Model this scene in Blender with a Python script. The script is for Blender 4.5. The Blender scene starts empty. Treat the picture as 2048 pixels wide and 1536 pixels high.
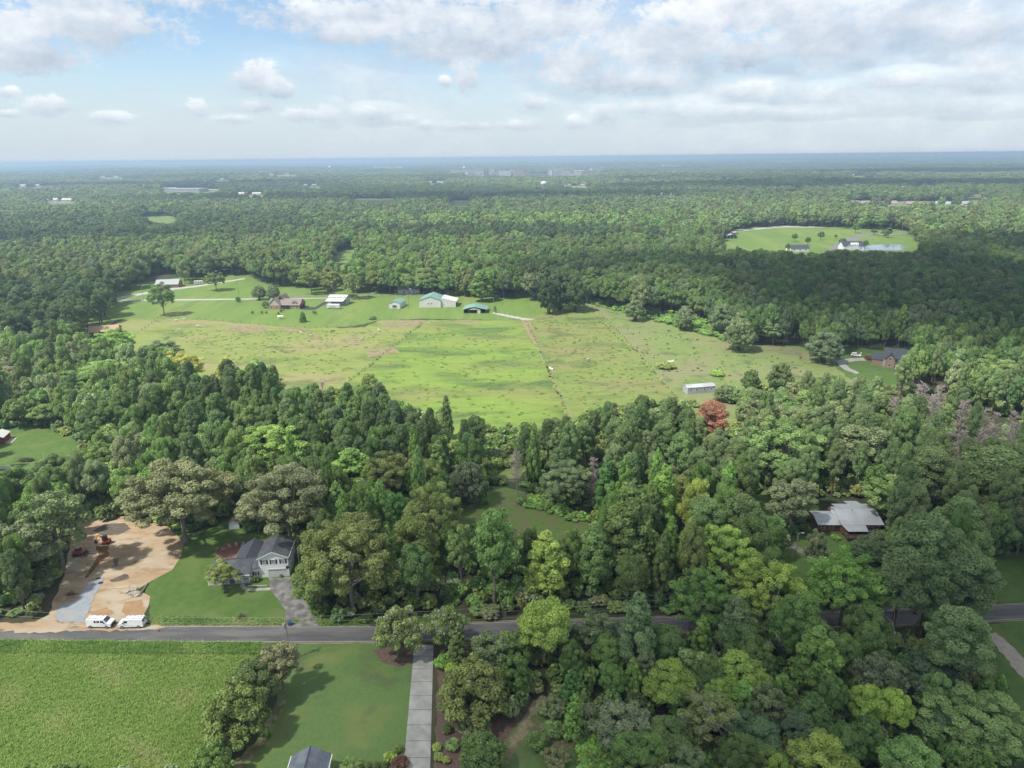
import bpy, bmesh, math, random
import numpy as np
from mathutils import Vector, Matrix

# ------------------------------------------------------------------ camera
FPX, CAMH, VH = 1420.0, 96.0, 314.0          # focal length in photo pixels, height above ground, eye-level row
PITCH = math.atan((768 - VH) / FPX)
ROLL = math.atan(21.5 / 2048)
_f = np.array([0, math.cos(PITCH), -math.sin(PITCH)])
_r0 = np.array([1.0, 0, 0]); _u0 = np.array([0, math.sin(PITCH), math.cos(PITCH)])
_R = _r0 * math.cos(ROLL) - _u0 * math.sin(ROLL)
_U = _u0 * math.cos(ROLL) + _r0 * math.sin(ROLL)
CAM = np.array([0, 0, CAMH])
scn = bpy.context.scene
COL = scn.collection
cd = bpy.data.cameras.new('camera'); cam = bpy.data.objects.new('camera', cd); COL.objects.link(cam)
cd.sensor_width = 36; cd.lens = 36 * FPX / 2048; cd.clip_start = 1; cd.clip_end = 120000
cam.matrix_world = Matrix(((_R[0], _U[0], -_f[0], 0), (_R[1], _U[1], -_f[1], 0), (_R[2], _U[2], -_f[2], CAMH), (0, 0, 0, 1)))
scn.camera = cam

# ------------------------------------------------------------------ light
SUN_EL = math.radians(57)
_sh = np.array([-0.86, -0.51]); _sh = _sh / np.linalg.norm(_sh)       # horizontal direction towards the sun
SUNV = np.array([_sh[0] * math.cos(SUN_EL), _sh[1] * math.cos(SUN_EL), math.sin(SUN_EL)])
sl = bpy.data.lights.new('sun', 'SUN'); sun = bpy.data.objects.new('sun', sl); COL.objects.link(sun)
sl.energy = 2.55; sl.angle = math.radians(2.5); sl.color = (1.0, 0.95, 0.86)
sun.rotation_euler = Vector(SUNV).to_track_quat('Z', 'Y').to_euler()
scn.view_settings.view_transform = 'Standard'; scn.view_settings.look = 'None'
scn.view_settings.exposure = 1.55; scn.view_settings.gamma = 1.0
SKY_STRENGTH = 0.066
CLOUD_GAIN = 5.6
HAZE_DENSITY = 2.1e-4
LEAF_GAIN = 3.5
SURF_GAIN = 0.77

def build_world():
    w = bpy.data.worlds.new('World'); scn.world = w; w.use_nodes = True
    nt = w.node_tree; N = nt.nodes; L = nt.links; N.clear()
    def nd(t, **k):
        n = N.new(t)
        for a, b in k.items(): setattr(n, a, b)
        return n
    def mth(op, a, b=None, c=None, clamp=False):
        n = nd('ShaderNodeMath', operation=op, use_clamp=clamp)
        for i, x in enumerate((a, b, c)):
            if x is None: continue
            if isinstance(x, (int, float)): n.inputs[i].default_value = x
            else: L.new(x, n.inputs[i])
        return n.outputs[0]
    def sstep(x, a, b):
        n = nd('ShaderNodeMapRange', interpolation_type='SMOOTHSTEP')
        L.new(x, n.inputs[0]); n.inputs[1].default_value = a; n.inputs[2].default_value = b
        return n.outputs[0]
    out = nd('ShaderNodeOutputWorld'); bg = nd('ShaderNodeBackground'); bg.inputs[1].default_value = SKY_STRENGTH
    L.new(bg.outputs[0], out.inputs[0])
    sky = nd('ShaderNodeTexSky', sky_type='NISHITA'); sky.sun_disc = False
    sky.sun_elevation = SUN_EL; sky.sun_rotation = math.atan2(_sh[0], _sh[1])
    sky.altitude = 200; sky.air_density = 1.0; sky.dust_density = 0.3; sky.ozone_density = 3.0
    tc = nd('ShaderNodeTexCoord'); nrm = nd('ShaderNodeVectorMath', operation='NORMALIZE'); L.new(tc.outputs['Generated'], nrm.inputs[0])
    sep = nd('ShaderNodeSeparateXYZ'); L.new(nrm.outputs[0], sep.inputs[0])
    X, Y, Z = sep.outputs
    az = mth('ARCTAN2', X, Y); el = mth('ARCSINE', Z)
    cv = nd('ShaderNodeCombineXYZ'); L.new(az, cv.inputs[0]); L.new(el, cv.inputs[1])
    # billowing distortion of the angular coordinates
    def noise(vec, scale, detail, rough=0.55, sz=None):
        n = nd('ShaderNodeTexNoise'); n.inputs['Scale'].default_value = scale; n.inputs['Detail'].default_value = detail
        n.inputs['Roughness'].default_value = rough; L.new(vec, n.inputs['Vector']); return n
    st = nd('ShaderNodeVectorMath', operation='MULTIPLY'); L.new(cv.outputs[0], st.inputs[0]); st.inputs[1].default_value = (1, 1.5, 1)
    nb = noise(st.outputs[0], 22, 7, 0.6); nl = noise(st.outputs[0], 85, 5, 0.62)
    nbig = noise(st.outputs[0], 5, 4, 0.55)
    # clouds read off the photograph: pixel centre, half width, half height
    cl = [(170, 40, 190, 70), (60, 110, 110, 45), (20, 60, 90, 60), (520, 155, 62, 40), (560, 180, 36, 22), (100, 212, 60, 24),
          (225, 234, 52, 15), (15, 183, 30, 12), (15, 228, 35, 10), (395, 214, 22, 20), (515, 212, 50, 14), (600, 230, 50, 16), (660, 225, 32, 26),
          (750, 228, 60, 20), (470, 238, 40, 10), (810, 240, 30, 10), (850, 250, 16, 9), (935, 150, 28, 36), (890, 162, 15, 14), (945, 252, 70, 10),
          (1040, 250, 50, 13), (1068, 205, 34, 18), (780, 35, 330, 48), (930, 90, 220, 45), (700, 70, 110, 24), (1080, 40, 220, 60), (1150, 130, 110, 50), (1330, 90, 190, 70),
          (1490, 110, 90, 42), (1240, 165, 150, 32), (1210, 228, 40, 28), (1150, 245, 30, 18), (1290, 215, 50, 18), (1380, 222, 70, 26), (1500, 180, 90, 24), (1480, 225, 60, 16),
          (1640, 70, 160, 70), (1800, 165, 120, 26), (1830, 40, 160, 50), (1960, 60, 130, 55), (1920, 180, 130, 34), (1980, 140, 90, 40), (1650, 190, 110, 24), (1780, 205, 140, 22), (1960, 215, 120, 20), (1620, 225, 90, 14),
          (1330, 165, 40, 18), (420, -10, 60, 14), (1500, 20, 300, 60), (980, -20, 300, 40), (200, -30, 260, 40), (1900, -30, 300, 50)]
    D = None; BS = None; WS = None
    for (u, v, hw, hh) in cl:
        def ang(a, b):
            d = _f + _R * (a - 1024) / FPX + _U * (768 - b) / FPX; d = d / np.linalg.norm(d)
            return math.atan2(d[0], d[1]), math.asin(d[2])
        a0, e0 = ang(u, v); a1, _ = ang(u + hw, v); _, e1 = ang(u, v - hh)
        s = nd('ShaderNodeVectorMath', operation='SUBTRACT'); L.new(cv.outputs[0], s.inputs[0]); s.inputs[1].default_value = (a0, e0, 0)
        m = nd('ShaderNodeVectorMath', operation='MULTIPLY'); L.new(s.outputs[0], m.inputs[0]); m.inputs[1].default_value = (1 / (a1 - a0), 1 / (e1 - e0), 0)
        ln = nd('ShaderNodeVectorMath', operation='LENGTH'); L.new(m.outputs[0], ln.inputs[0])
        wgt = mth('MAXIMUM', mth('SUBTRACT', 1.45, ln.outputs[1]), 0.0)
        sy = nd('ShaderNodeSeparateXYZ'); L.new(m.outputs[0], sy.inputs[0])
        b = mth('MULTIPLY', wgt, sy.outputs[1])
        D = wgt if D is None else mth('MAXIMUM', D, wgt)
        BS = b if BS is None else mth('ADD', BS, b)
        WS = wgt if WS is None else mth('ADD', WS, wgt)
    lift = mth('DIVIDE', BS, mth('ADD', WS, 0.4))
    nn = mth('ADD', mth('MULTIPLY', nb.outputs[0], 1.0), mth('MULTIPLY', nl.outputs[0], 0.8))       # about 0.3..1.1
    dens = mth('ADD', mth('MULTIPLY', D, 1.15), mth('MULTIPLY', mth('SUBTRACT', nn, 0.87), 1.75))
    # cumulus field continuing over the rest of the sky
    zz = mth('ADD', mth('MAXIMUM', Z, 0.0), 0.06)
    pl = nd('ShaderNodeCombineXYZ'); L.new(mth('DIVIDE', X, zz), pl.inputs[0]); L.new(mth('DIVIDE', Y, zz), pl.inputs[1])
    nf = noise(pl.outputs[0], 1.1, 7, 0.55)
    gen = mth('MULTIPLY', mth('MULTIPLY', sstep(nf.outputs[0], 0.32, 0.52), sstep(el, 0.16, 0.3)), 2.0)
    dens = mth('MAXIMUM', dens, gen)
    mask = sstep(dens, 0.40, 1.12)
    # thin veil that thickens the sky to the right of the view as in the photograph
    veil = mth('MULTIPLY', sstep(mth('ADD', nbig.outputs[0], mth('MULTIPLY', az, 0.35)), 0.33, 0.68), 0.8)
    mask = mth('MAXIMUM', mask, veil)
    fade = sstep(el, -0.005, 0.10)                       # far clouds sink into the bright horizon air
    mask = mth('MULTIPLY', mask, mth('ADD', mth('MULTIPLY', fade, 0.6), 0.35), clamp=True)
    # lit tops, grey bases
    br = mth('ADD', mth('MULTIPLY', lift, 0.75), mth('ADD', mth('MULTIPLY', mth('SUBTRACT', nb.outputs[0], 0.5), 1.35), 0.52))
    rampn = nd('ShaderNodeValToRGB'); cr = rampn.color_ramp
    cr.elements[0].position = 0.0; cr.elements[0].color = (0.45, 0.53, 0.64, 1)
    cr.elements[1].position = 1.0; cr.elements[1].color = (0.95, 0.98, 1.0, 1)
    e = cr.elements.new(0.5); e.color = (0.68, 0.74, 0.82, 1)
    L.new(br, rampn.inputs[0])
    cg = nd('ShaderNodeVectorMath', operation='SCALE'); L.new(rampn.outputs[0], cg.inputs[0]); cg.inputs[3].default_value = CLOUD_GAIN
    mx = nd('ShaderNodeMix', data_type='RGBA'); L.new(mask, mx.inputs[0])
    tn = nd('ShaderNodeVectorMath', operation='MULTIPLY'); L.new(sky.outputs[0], tn.inputs[0]); tn.inputs[1].default_value = (0.82, 0.83, 0.82)
    hz = nd('ShaderNodeMix', data_type='RGBA'); L.new(sstep(el, 0.16, -0.01), hz.inputs[0]); L.new(tn.outputs[0], hz.inputs[6]); hz.inputs[7].default_value = (3.3, 3.8, 4.25, 1)   # pale low haze all round the horizon
    L.new(hz.outputs[2], mx.inputs[6]); L.new(cg.outputs[0], mx.inputs[7])
    L.new(mx.outputs[2], bg.inputs[0])
    w.cycles.sampling_method = 'MANUAL'; w.cycles.sample_map_resolution = 256
build_world()
scn.cycles.max_bounces = 6; scn.cycles.diffuse_bounces = 4; scn.cycles.glossy_bounces = 1
scn.cycles.transmission_bounces = 2; scn.cycles.volume_bounces = 0; scn.cycles.transparent_max_bounces = 12
scn.cycles.use_denoising = True; scn.cycles.denoising_prefilter = 'NONE'
scn.cycles.caustics_reflective = False; scn.cycles.caustics_refractive = False

# ------------------------------------------------------------------ helpers: geometry of the view and the land
def sm(a, b, x):
    t = np.clip((x - a) / (b - a), 0, 1); return t * t * (3 - 2 * t)
def terr(x, y):
    x = np.asarray(x, float); y = np.asarray(y, float); r = np.hypot(x, y)
    n1 = np.sin(x / 310 + 1.3 * np.sin(y / 420)) * np.cos(y / 370 + .8) + .5 * np.sin(x / 150 - y / 190 + 2)
    n2 = np.sin(x / 1900 + 1.1 * np.sin(y / 2700 + 1)) * np.sin(y / 1500 + .6) + .6 * np.sin(x / 900 + y / 1300)
    n3 = .6 + .5 * np.sin(x / 5200 + 1.7) + .35 * np.sin(x / 2100 + y / 3300) + .4 * np.sin(y / 2600 + x / 9000)
    return sm(1100, 2400, r) * 4 * n1 + sm(2200, 6000, r) * 9 * n2 + sm(5000, 15000, r) * 13 * n3
def gp(u, v, z=0.0):
    d = _f + _R * (u - 1024) / FPX + _U * (768 - v) / FPX
    t = (z - CAMH) / d[2]; return CAM + d * t
def gpt(u, v, z=0.0):
    p = gp(u, v, z)
    if np.hypot(p[0], p[1]) > 1090:
        h = z
        for _ in range(25):
            h = .5 * h + .5 * (float(terr(p[0], p[1])) + z); p = gp(u, v, h)
    return p
def proj(P):
    q = np.asarray(P, float) - CAM; w = q @ _f; w = np.where(np.abs(w) < 1e-6, 1e-6, w)
    return 1024 + FPX * (q @ _R) / w, 768 - FPX * (q @ _U) / w, w
def inpoly(px, py, poly):
    px = np.asarray(px, float); py = np.asarray(py, float); c = np.zeros(px.shape, bool); n = len(poly); j = n - 1
    for i in range(n):
        xi, yi = poly[i]; xj, yj = poly[j]
        if yi != yj:
            c ^= ((yi > py) != (yj > py)) & (px < (xj - xi) * (py - yi) / (yj - yi) + xi)
        j = i
    return c

# ------------------------------------------------------------------ helpers: materials
MATS = {}
def ntree(name):
    m = bpy.data.materials.new(name); m.use_nodes = True; nt = m.node_tree; nt.nodes.clear(); MATS[name] = m
    return m, nt, nt.nodes, nt.links
def mat(name, c1, c2=None, scale=1.0, rough=0.85, c3=None, c4=None, scale4=.1, lo4=.5, hi4=.6, scale3=0.1, bump=0.0, detail=6, metal=0.0, spec=0.25, stretch=(1, 1, 1), lo=.35, hi=.65, lo3=.45, hi3=.6):
    """procedural surface: two colours mixed by fine noise, a third by broad noise"""
    c1, c2, c3, c4 = [None if q is None else tuple(v * SURF_GAIN for v in q) for q in (c1, c2, c3, c4)]
    m, nt, N, L = ntree(name)
    o = N.new('ShaderNodeOutputMaterial'); b = N.new('ShaderNodeBsdfPrincipled'); L.new(b.outputs[0], o.inputs[0])
    b.inputs['Roughness'].default_value = rough; b.inputs['Metallic'].default_value = metal; b.inputs['Specular IOR Level'].default_value = spec
    tc = N.new('ShaderNodeTexCoord'); mp = N.new('ShaderNodeMapping'); L.new(tc.outputs['Object'], mp.inputs[0]); mp.inputs['Scale'].default_value = stretch
    c2 = c2 or tuple(x * .8 for x in c1)
    n = N.new('ShaderNodeTexNoise'); n.inputs['Scale'].default_value = scale; n.inputs['Detail'].default_value = detail; L.new(mp.outputs[0], n.inputs[0])
    r = N.new('ShaderNodeMapRange'); L.new(n.outputs[0], r.inputs[0]); r.inputs[1].default_value = lo; r.inputs[2].default_value = hi
    mx = N.new('ShaderNodeMix'); mx.data_type = 'RGBA'; L.new(r.outputs[0], mx.inputs[0])
    mx.inputs[6].default_value = (*c1, 1); mx.inputs[7].default_value = (*c2, 1); col = mx.outputs[2]
    if c3:
        n3 = N.new('ShaderNodeTexNoise'); n3.inputs['Scale'].default_value = scale3; n3.inputs['Detail'].default_value = 5; L.new(mp.outputs[0], n3.inputs[0])
        r3 = N.new('ShaderNodeMapRange'); L.new(n3.outputs[0], r3.inputs[0]); r3.inputs[1].default_value = lo3; r3.inputs[2].default_value = hi3
        m3 = N.new('ShaderNodeMix'); m3.data_type = 'RGBA'; L.new(r3.outputs[0], m3.inputs[0]); L.new(col, m3.inputs[6]); m3.inputs[7].default_value = (*c3, 1); col = m3.outputs[2]
    if c4:
        n4 = N.new('ShaderNodeTexNoise'); n4.inputs['Scale'].default_value = scale4; n4.inputs['Detail'].default_value = 8; n4.inputs['Roughness'].default_value = .65; n4.inputs['Distortion'].default_value = .6; L.new(mp.outputs[0], n4.inputs[0])
        r4 = N.new('ShaderNodeMapRange'); L.new(n4.outputs[0], r4.inputs[0]); r4.inputs[1].default_value = lo4; r4.inputs[2].default_value = hi4
        m4 = N.new('ShaderNodeMix'); m4.data_type = 'RGBA'; L.new(r4.outputs[0], m4.inputs[0]); L.new(col, m4.inputs[6]); m4.inputs[7].default_value = (*c4, 1); col = m4.outputs[2]
    L.new(col, b.inputs['Base Color'])
    if bump:
        bp = N.new('ShaderNodeBump'); bp.inputs['Strength'].default_value = 1.0; bp.inputs['Distance'].default_value = bump
        L.new(n.outputs[0], bp.inputs['Height']); L.new(bp.outputs[0], b.inputs['Normal'])
    return m
def leafmat(name, src):
    """foliage: the colour is the tree's own, varied leaf by leaf"""
    m, nt, N, L = ntree(name)
    o = N.new('ShaderNodeOutputMaterial'); d = N.new('ShaderNodeBsdfDiffuse'); t = N.new('ShaderNodeBsdfTranslucent'); a = N.new('ShaderNodeMixShader')
    a.inputs[0].default_value = 0.3; L.new(d.outputs[0], a.inputs[1]); L.new(t.outputs[0], a.inputs[2]); L.new(a.outputs[0], o.inputs[0])
    if src == 'object': c = N.new('ShaderNodeObjectInfo'); cs = c.outputs['Color']
    else:
        c = N.new('ShaderNodeAttribute'); c.attribute_type = 'INSTANCER'; c.attribute_name = 'tcol'; cs = c.outputs['Color']
    ti = N.new('ShaderNodeAttribute'); ti.attribute_name = 'tint'
    hs = N.new('ShaderNodeHueSaturation'); L.new(cs, hs.inputs['Color'])
    v = N.new('ShaderNodeMapRange'); L.new(ti.outputs['Fac'], v.inputs[0]); v.inputs[3].default_value = .55; v.inputs[4].default_value = 1.5; L.new(v.outputs[0], hs.inputs['Value'])
    h = N.new('ShaderNodeMapRange'); L.new(ti.outputs['Fac'], h.inputs[0]); h.inputs[3].default_value = .512; h.inputs[4].default_value = .49; L.new(h.outputs[0], hs.inputs['Hue'])
    L.new(hs.outputs[0], d.inputs[0]); L.new(hs.outputs[0], t.inputs[0])
    return m
leafmat('leaf', 'object'); leafmat('leaf_far', 'instancer')
mat('bark_grey', (.30, .27, .23), (.17, .15, .13), 2.0, bump=.03)
mat('bark_pine', (.16, .11, .085), (.09, .065, .05), 2.0, bump=.03)
mat('bark_dead', (.42, .38, .35), (.28, .25, .23), 2.0)
mat('twig_dead', (.60, .52, .47), (.48, .41, .37), 2.0)

# ------------------------------------------------------------------ helpers: meshes and things
def mesh_np(name, V, F4, tint=None, mats=(), mi=None):
    """quads mesh from numpy arrays"""
    me = bpy.data.meshes.new(name); nv, nf = len(V), len(F4)
    me.vertices.add(nv); me.vertices.foreach_set('co', np.asarray(V, np.float32).ravel())
    k = F4.shape[1]
    me.loops.add(nf * k); me.loops.foreach_set('vertex_index', F4.astype(np.int32).ravel())
    me.polygons.add(nf); me.polygons.foreach_set('loop_start', np.arange(0, nf * k, k, dtype=np.int32))
    if mi is not None: me.polygons.foreach_set('material_index', np.asarray(mi, np.int32))
    if tint is not None:
        a = me.attributes.new('tint', 'FLOAT', 'FACE'); a.data.foreach_set('value', np.asarray(tint, np.float32))
    for m in mats: me.materials.append(MATS[m])
    me.update(calc_edges=True); return me
class MB:
    """collects boxes, prisms and tubes; build() links them as one mesh object"""
    def __init__(s): s.v = []; s.f = []; s.m = []; s.cm = 0
    def poly(s, vs, fs):
        o = len(s.v); s.v += [tuple(map(float, p)) for p in vs]
        for q in fs: s.f.append([o + i for i in q]); s.m.append(s.cm)
        return s
    def box(s, x0, x1, y0, y1, z0, z1):
        return s.poly([(x0, y0, z0), (x1, y0, z0), (x1, y1, z0), (x0, y1, z0), (x0, y0, z1), (x1, y0, z1), (x1, y1, z1), (x0, y1, z1)],
                      [(0, 3, 2, 1), (4, 5, 6, 7), (0, 1, 5, 4), (1, 2, 6, 5), (2, 3, 7, 6), (3, 0, 4, 7)])
    def ext(s, prof, axis, a, b):
        """extrude a closed 2-D profile along an axis: 'x' -> profile (y,z), 'y' -> (x,z), 'z' -> (x,y)"""
        n = len(prof)
        def P(p, t): return {'x': (t, p[0], p[1]), 'y': (p[0], t, p[1]), 'z': (p[0], p[1], t)}[axis]
        vs = [P(p, a) for p in prof] + [P(p, b) for p in prof]
        fs = [tuple(range(n))[::-1], tuple(range(n, 2 * n))] + [(i, (i + 1) % n, n + (i + 1) % n, n + i) for i in range(n)]
        return s.poly(vs, fs)
    def tube(s, pts, rad, n=6, cap=True):
        pts = [np.array(p, float) for p in pts]; rad = [rad] * len(pts) if isinstance(rad, (int, float)) else rad
        o = len(s.v)
        for i, p in enumerate(pts):
            d = pts[min(i + 1, len(pts) - 1)] - pts[max(i - 1, 0)]; d = d / (np.linalg.norm(d) + 1e-9)
            a = np.cross(d, (0, 0, 1) if abs(d[2]) < .9 else (1, 0, 0)); a = a / np.linalg.norm(a); b = np.cross(d, a)
            for k in range(n):
                t = 2 * math.pi * k / n; s.v.append(tuple(p + rad[i] * (a * math.cos(t) + b * math.sin(t))))
        for i in range(len(pts) - 1):
            for k in range(n):
                s.f.append([o + i * n + k, o + i * n + (k + 1) % n, o + (i + 1) * n + (k + 1) % n, o + (i + 1) * n + k]); s.m.append(s.cm)
        if cap:
            s.f.append([o + k for k in range(n)][::-1]); s.m.append(s.cm)
            e = o + (len(pts) - 1) * n; s.f.append([e + k for k in range(n)]); s.m.append(s.cm)
        return s
    def slab(s, quad, th):
        """a plate of thickness th below a quad (or n-gon)"""
        q = [np.array(p, float) for p in quad]; n = np.cross(q[1] - q[0], q[-1] - q[0]); n = n / np.linalg.norm(n)
        if n[2] < 0: q = q[::-1]; n = -n
        k = len(q); return s.poly(q + [p - n * th for p in q], [tuple(range(k)), tuple(range(k, 2 * k))[::-1]] + [(i, k + i, k + (i + 1) % k, (i + 1) % k) for i in range(k)])
    def mesh(s, name, mats):
        me = bpy.data.meshes.new(name); me.from_pydata(s.v, [], s.f)
        for m in (mats if isinstance(mats, (list, tuple)) else [mats]): me.materials.append(MATS[m])
        me.polygons.foreach_set('material_index', s.m); me.update()
        bm = bmesh.new(); bm.from_mesh(me); bmesh.ops.recalc_face_normals(bm, faces=bm.faces); bm.to_mesh(me); bm.free()
        return me
    def build(s, name, mats, parent=None, smooth=False, bevel=0.0):
        me = s.mesh(name, mats)
        if bevel:
            bm = bmesh.new(); bm.from_mesh(me); bmesh.ops.bevel(bm, geom=[e for e in bm.edges if len(e.link_faces) == 2 and e.calc_face_angle(0) > .5], offset=bevel, segments=2, affect='EDGES', profile=.6); bm.to_mesh(me); bm.free()
        if smooth: me.polygons.foreach_set('use_smooth', [True] * len(me.polygons))
        return put(name, me, parent)
def put(name, me, parent=None):
    o = bpy.data.objects.new(name, me); COL.objects.link(o)
    if parent: o.parent = parent
    return o
def tag(o, label=None, cat=None, group=None, kind=None):
    if label: o['label'] = label
    if cat: o['category'] = cat
    if group: o['group'] = group
    if kind: o['kind'] = kind
    return o
def thing(name, label, cat, loc, rz=0.0, group=None):
    o = bpy.data.objects.new(name, None); COL.objects.link(o); o.location = tuple(map(float, loc)); o.rotation_euler = (0, 0, rz); o.empty_display_size = .5
    return tag(o, label, cat, group)
def copy_tree(o, parent=None):
    kids = [c for c in CH.get(o.name, [])] or list(o.children)
    c = o.copy(); COL.objects.link(c); c.parent = parent
    for k in kids: copy_tree(k, c)
    return c
CH = {}
rng = np.random.default_rng(7)
def ragged(pts, step=2.0, amp=.4, seed=1):
    """subdivide a ground outline and roughen it"""
    r = np.random.default_rng(seed); out = []
    for i in range(len(pts)):
        a = np.array(pts[i][:2], float); b = np.array(pts[(i + 1) % len(pts)][:2], float); n = max(1, int(np.linalg.norm(b - a) / step))
        for k in range(n): out.append(a + (b - a) * k / n + r.normal(0, amp, 2))
    return out
def sheet(name, px, z, m, step=3.0, amp=.4, seed=1, world=False, bump=0.0):
    P = [p if world else gp(*p)[:2] for p in px]
    if amp: P = ragged(P, step, amp, seed)
    far = max(np.hypot(p[0], p[1]) for p in P) > 1090
    me = bpy.data.meshes.new(name); me.from_pydata([(p[0], p[1], z + (float(terr(p[0], p[1])) if far else 0)) for p in P], [], [list(range(len(P)))])
    me.materials.append(MATS[m]); me.update()
    bm = bmesh.new(); bm.from_mesh(me); bmesh.ops.recalc_face_normals(bm, faces=bm.faces)
    for f in bm.faces:
        if f.normal.z < 0: f.normal_flip()
    bmesh.ops.triangulate(bm, faces=bm.faces)
    bm.to_mesh(me); bm.free()
    return tag(put(name, me), kind='structure')

# ================================================================== SETTING: ground, fields, roads
mat('forest_floor', (.050, .058, .026), (.085, .075, .042), .35, c3=(.035, .062, .02), scale3=.02)
mat('pasture_mixed', (.245, .295, .08), (.195, .255, .065), .22, c3=(.29, .27, .12), scale3=.022, lo3=.5, hi3=.66, c4=(.10, .155, .045), scale4=.055, lo4=.52, hi4=.68, stretch=(.7, 1.2, 1), bump=.25)
mat('pasture_bright', (.22, .315, .058), (.175, .27, .05), .16, c3=(.225, .25, .075), scale3=.025, lo3=.46, hi3=.66, c4=(.085, .145, .042), scale4=.04, lo4=.47, hi4=.66, stretch=(.6, 1.3, 1), bump=.35)
mat('pasture_rough', (.21, .275, .07), (.165, .23, .058), .25, c3=(.225, .225, .09), scale3=.03, lo3=.46, hi3=.64, c4=(.085, .135, .042), scale4=.05, lo4=.5, hi4=.66, stretch=(.6, 1.3, 1), bump=.35)
mat('pasture_weedy', (.205, .265, .085), (.165, .225, .07), .3, c3=(.225, .23, .11), scale3=.04, c4=(.10, .15, .045), scale4=.09, lo4=.54, hi4=.68, bump=.3)
mat('farm_lawn', (.155, .245, .045), (.13, .215, .04), .3, c3=(.19, .255, .06), scale3=.03, c4=(.125, .205, .042), scale4=.12, lo4=.5, hi4=.6, stretch=(1.3, .16, 1), bump=.05)
mat('kudzu_ground', (.075, .16, .025), (.05, .11, .02), .5, bump=.3)
mat('yard_grass', (.10, .175, .036), (.075, .14, .03), .5, c3=(.13, .18, .05), scale3=.13, lo3=.5, hi3=.68, bump=.05)
mat('lawn_grass', (.122, .20, .058), (.10, .172, .05), 1.5, c3=(.155, .20, .06), scale3=.13, lo3=.5, hi3=.64, c4=(.088, .118, .055), scale4=.1, lo4=.52, hi4=.7, bump=.03)
mat('lawn_pale', (.13, .19, .04), (.10, .165, .035), .8, bump=.03)
mat('hay_grass', (.13, .20, .05), (.09, .16, .035), .6, c3=(.17, .205, .075), scale3=.14, bump=.1)
mat('shoulder_grass', (.125, .21, .045), (.095, .165, .038), .8, c3=(.15, .16, .07), scale3=.25, bump=.06)
mat('asphalt', (.125, .125, .13), (.095, .095, .10), .9, c3=(.17, .165, .155), scale3=.25, stretch=(.25, 1.6, 1), rough=.9)
mat('asphalt_old', (.20, .195, .185), (.12, .12, .125), .45, c3=(.28, .27, .25), scale3=.5, rough=.9)
mat('asphalt_new', (.06, .06, .065), (.05, .05, .055), 1.0, rough=.85)
mat('line_paint', (.55, .55, .50), (.30, .30, .29), 2.2, lo=.3, hi=.75)
mat('concrete', (.36, .36, .34), (.29, .29, .275), .8, c3=(.42, .42, .395), scale3=.25, rough=.9)
mat('concrete_pale', (.48, .46, .42), (.38, .37, .34), .8)
mat('gravel_blue', (.33, .37, .42), (.26, .30, .35), 3.0, c3=(.36, .36, .34), scale3=.3, bump=.03)
mat('gravel_road', (.44, .40, .33), (.36, .32, .25), .8)
mat('clay_tan', (.46, .335, .21), (.36, .255, .155), .35, c3=(.46, .39, .29), scale3=.12, c4=(.24, .165, .10), scale4=.22, lo4=.54, hi4=.66, bump=.15, stretch=(.7, 1.6, 1))
mat('clay_orange', (.41, .265, .14), (.34, .215, .11), .7, bump=.1)
mat('clay_wet', (.21, .11, .045), (.15, .08, .035), .9, bump=.12)
mat('soil_dark', (.10, .085, .075), (.16, .13, .10), .8, bump=.12)
mat('bare_earth', (.32, .26, .165), (.26, .225, .12), .5, c3=(.20, .19, .08), scale3=.3)
mat('sand_path', (.46, .40, .29), (.38, .32, .21), .9)
mat('mulch', (.115, .078, .062), (.175, .125, .10), 2.0, bump=.05)
mat('straw', (.30, .25, .16), (.22, .19, .11), 1.6, c3=(.12, .14, .05), scale3=.4, bump=.05)
mat('water', (.30, .36, .42), (.26, .32, .38), .05, rough=.08, spec=.5)

def build_ground():
    rr = np.concatenate([[0.0], np.geomspace(30, 45000, 90)]); na = 260
    aa = np.linspace(-math.pi, math.pi, na, endpoint=False)
    A, Rr = np.meshgrid(aa, rr[1:]); x = np.sin(A) * Rr; y = np.cos(A) * Rr
    V = np.concatenate([[[0, 0, 0]], np.stack([x.ravel(), y.ravel(), terr(x, y).ravel()], 1)])
    F = []
    for k in range(na): F.append([0, 1 + (k + 1) % na, 1 + k])
    for i in range(len(rr) - 2):
        for k in range(na):
            a = 1 + i * na + k; b = 1 + i * na + (k + 1) % na; F.append([a, b, b + na, a + na])
    me = bpy.data.meshes.new('ground'); me.from_pydata(V.tolist(), [], F); me.update()
    bm = bmesh.new(); bm.from_mesh(me); bmesh.ops.recalc_face_normals(bm, faces=bm.faces)
    if sum(f.normal.z for f in bm.faces) < 0: bmesh.ops.reverse_faces(bm, faces=bm.faces)
    bm.to_mesh(me); bm.free()
    me.materials.append(MATS['forest_floor']); me.polygons.foreach_set('use_smooth', [True] * len(me.polygons))
    return tag(put('ground', me), kind='structure')
ground = build_ground()

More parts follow.
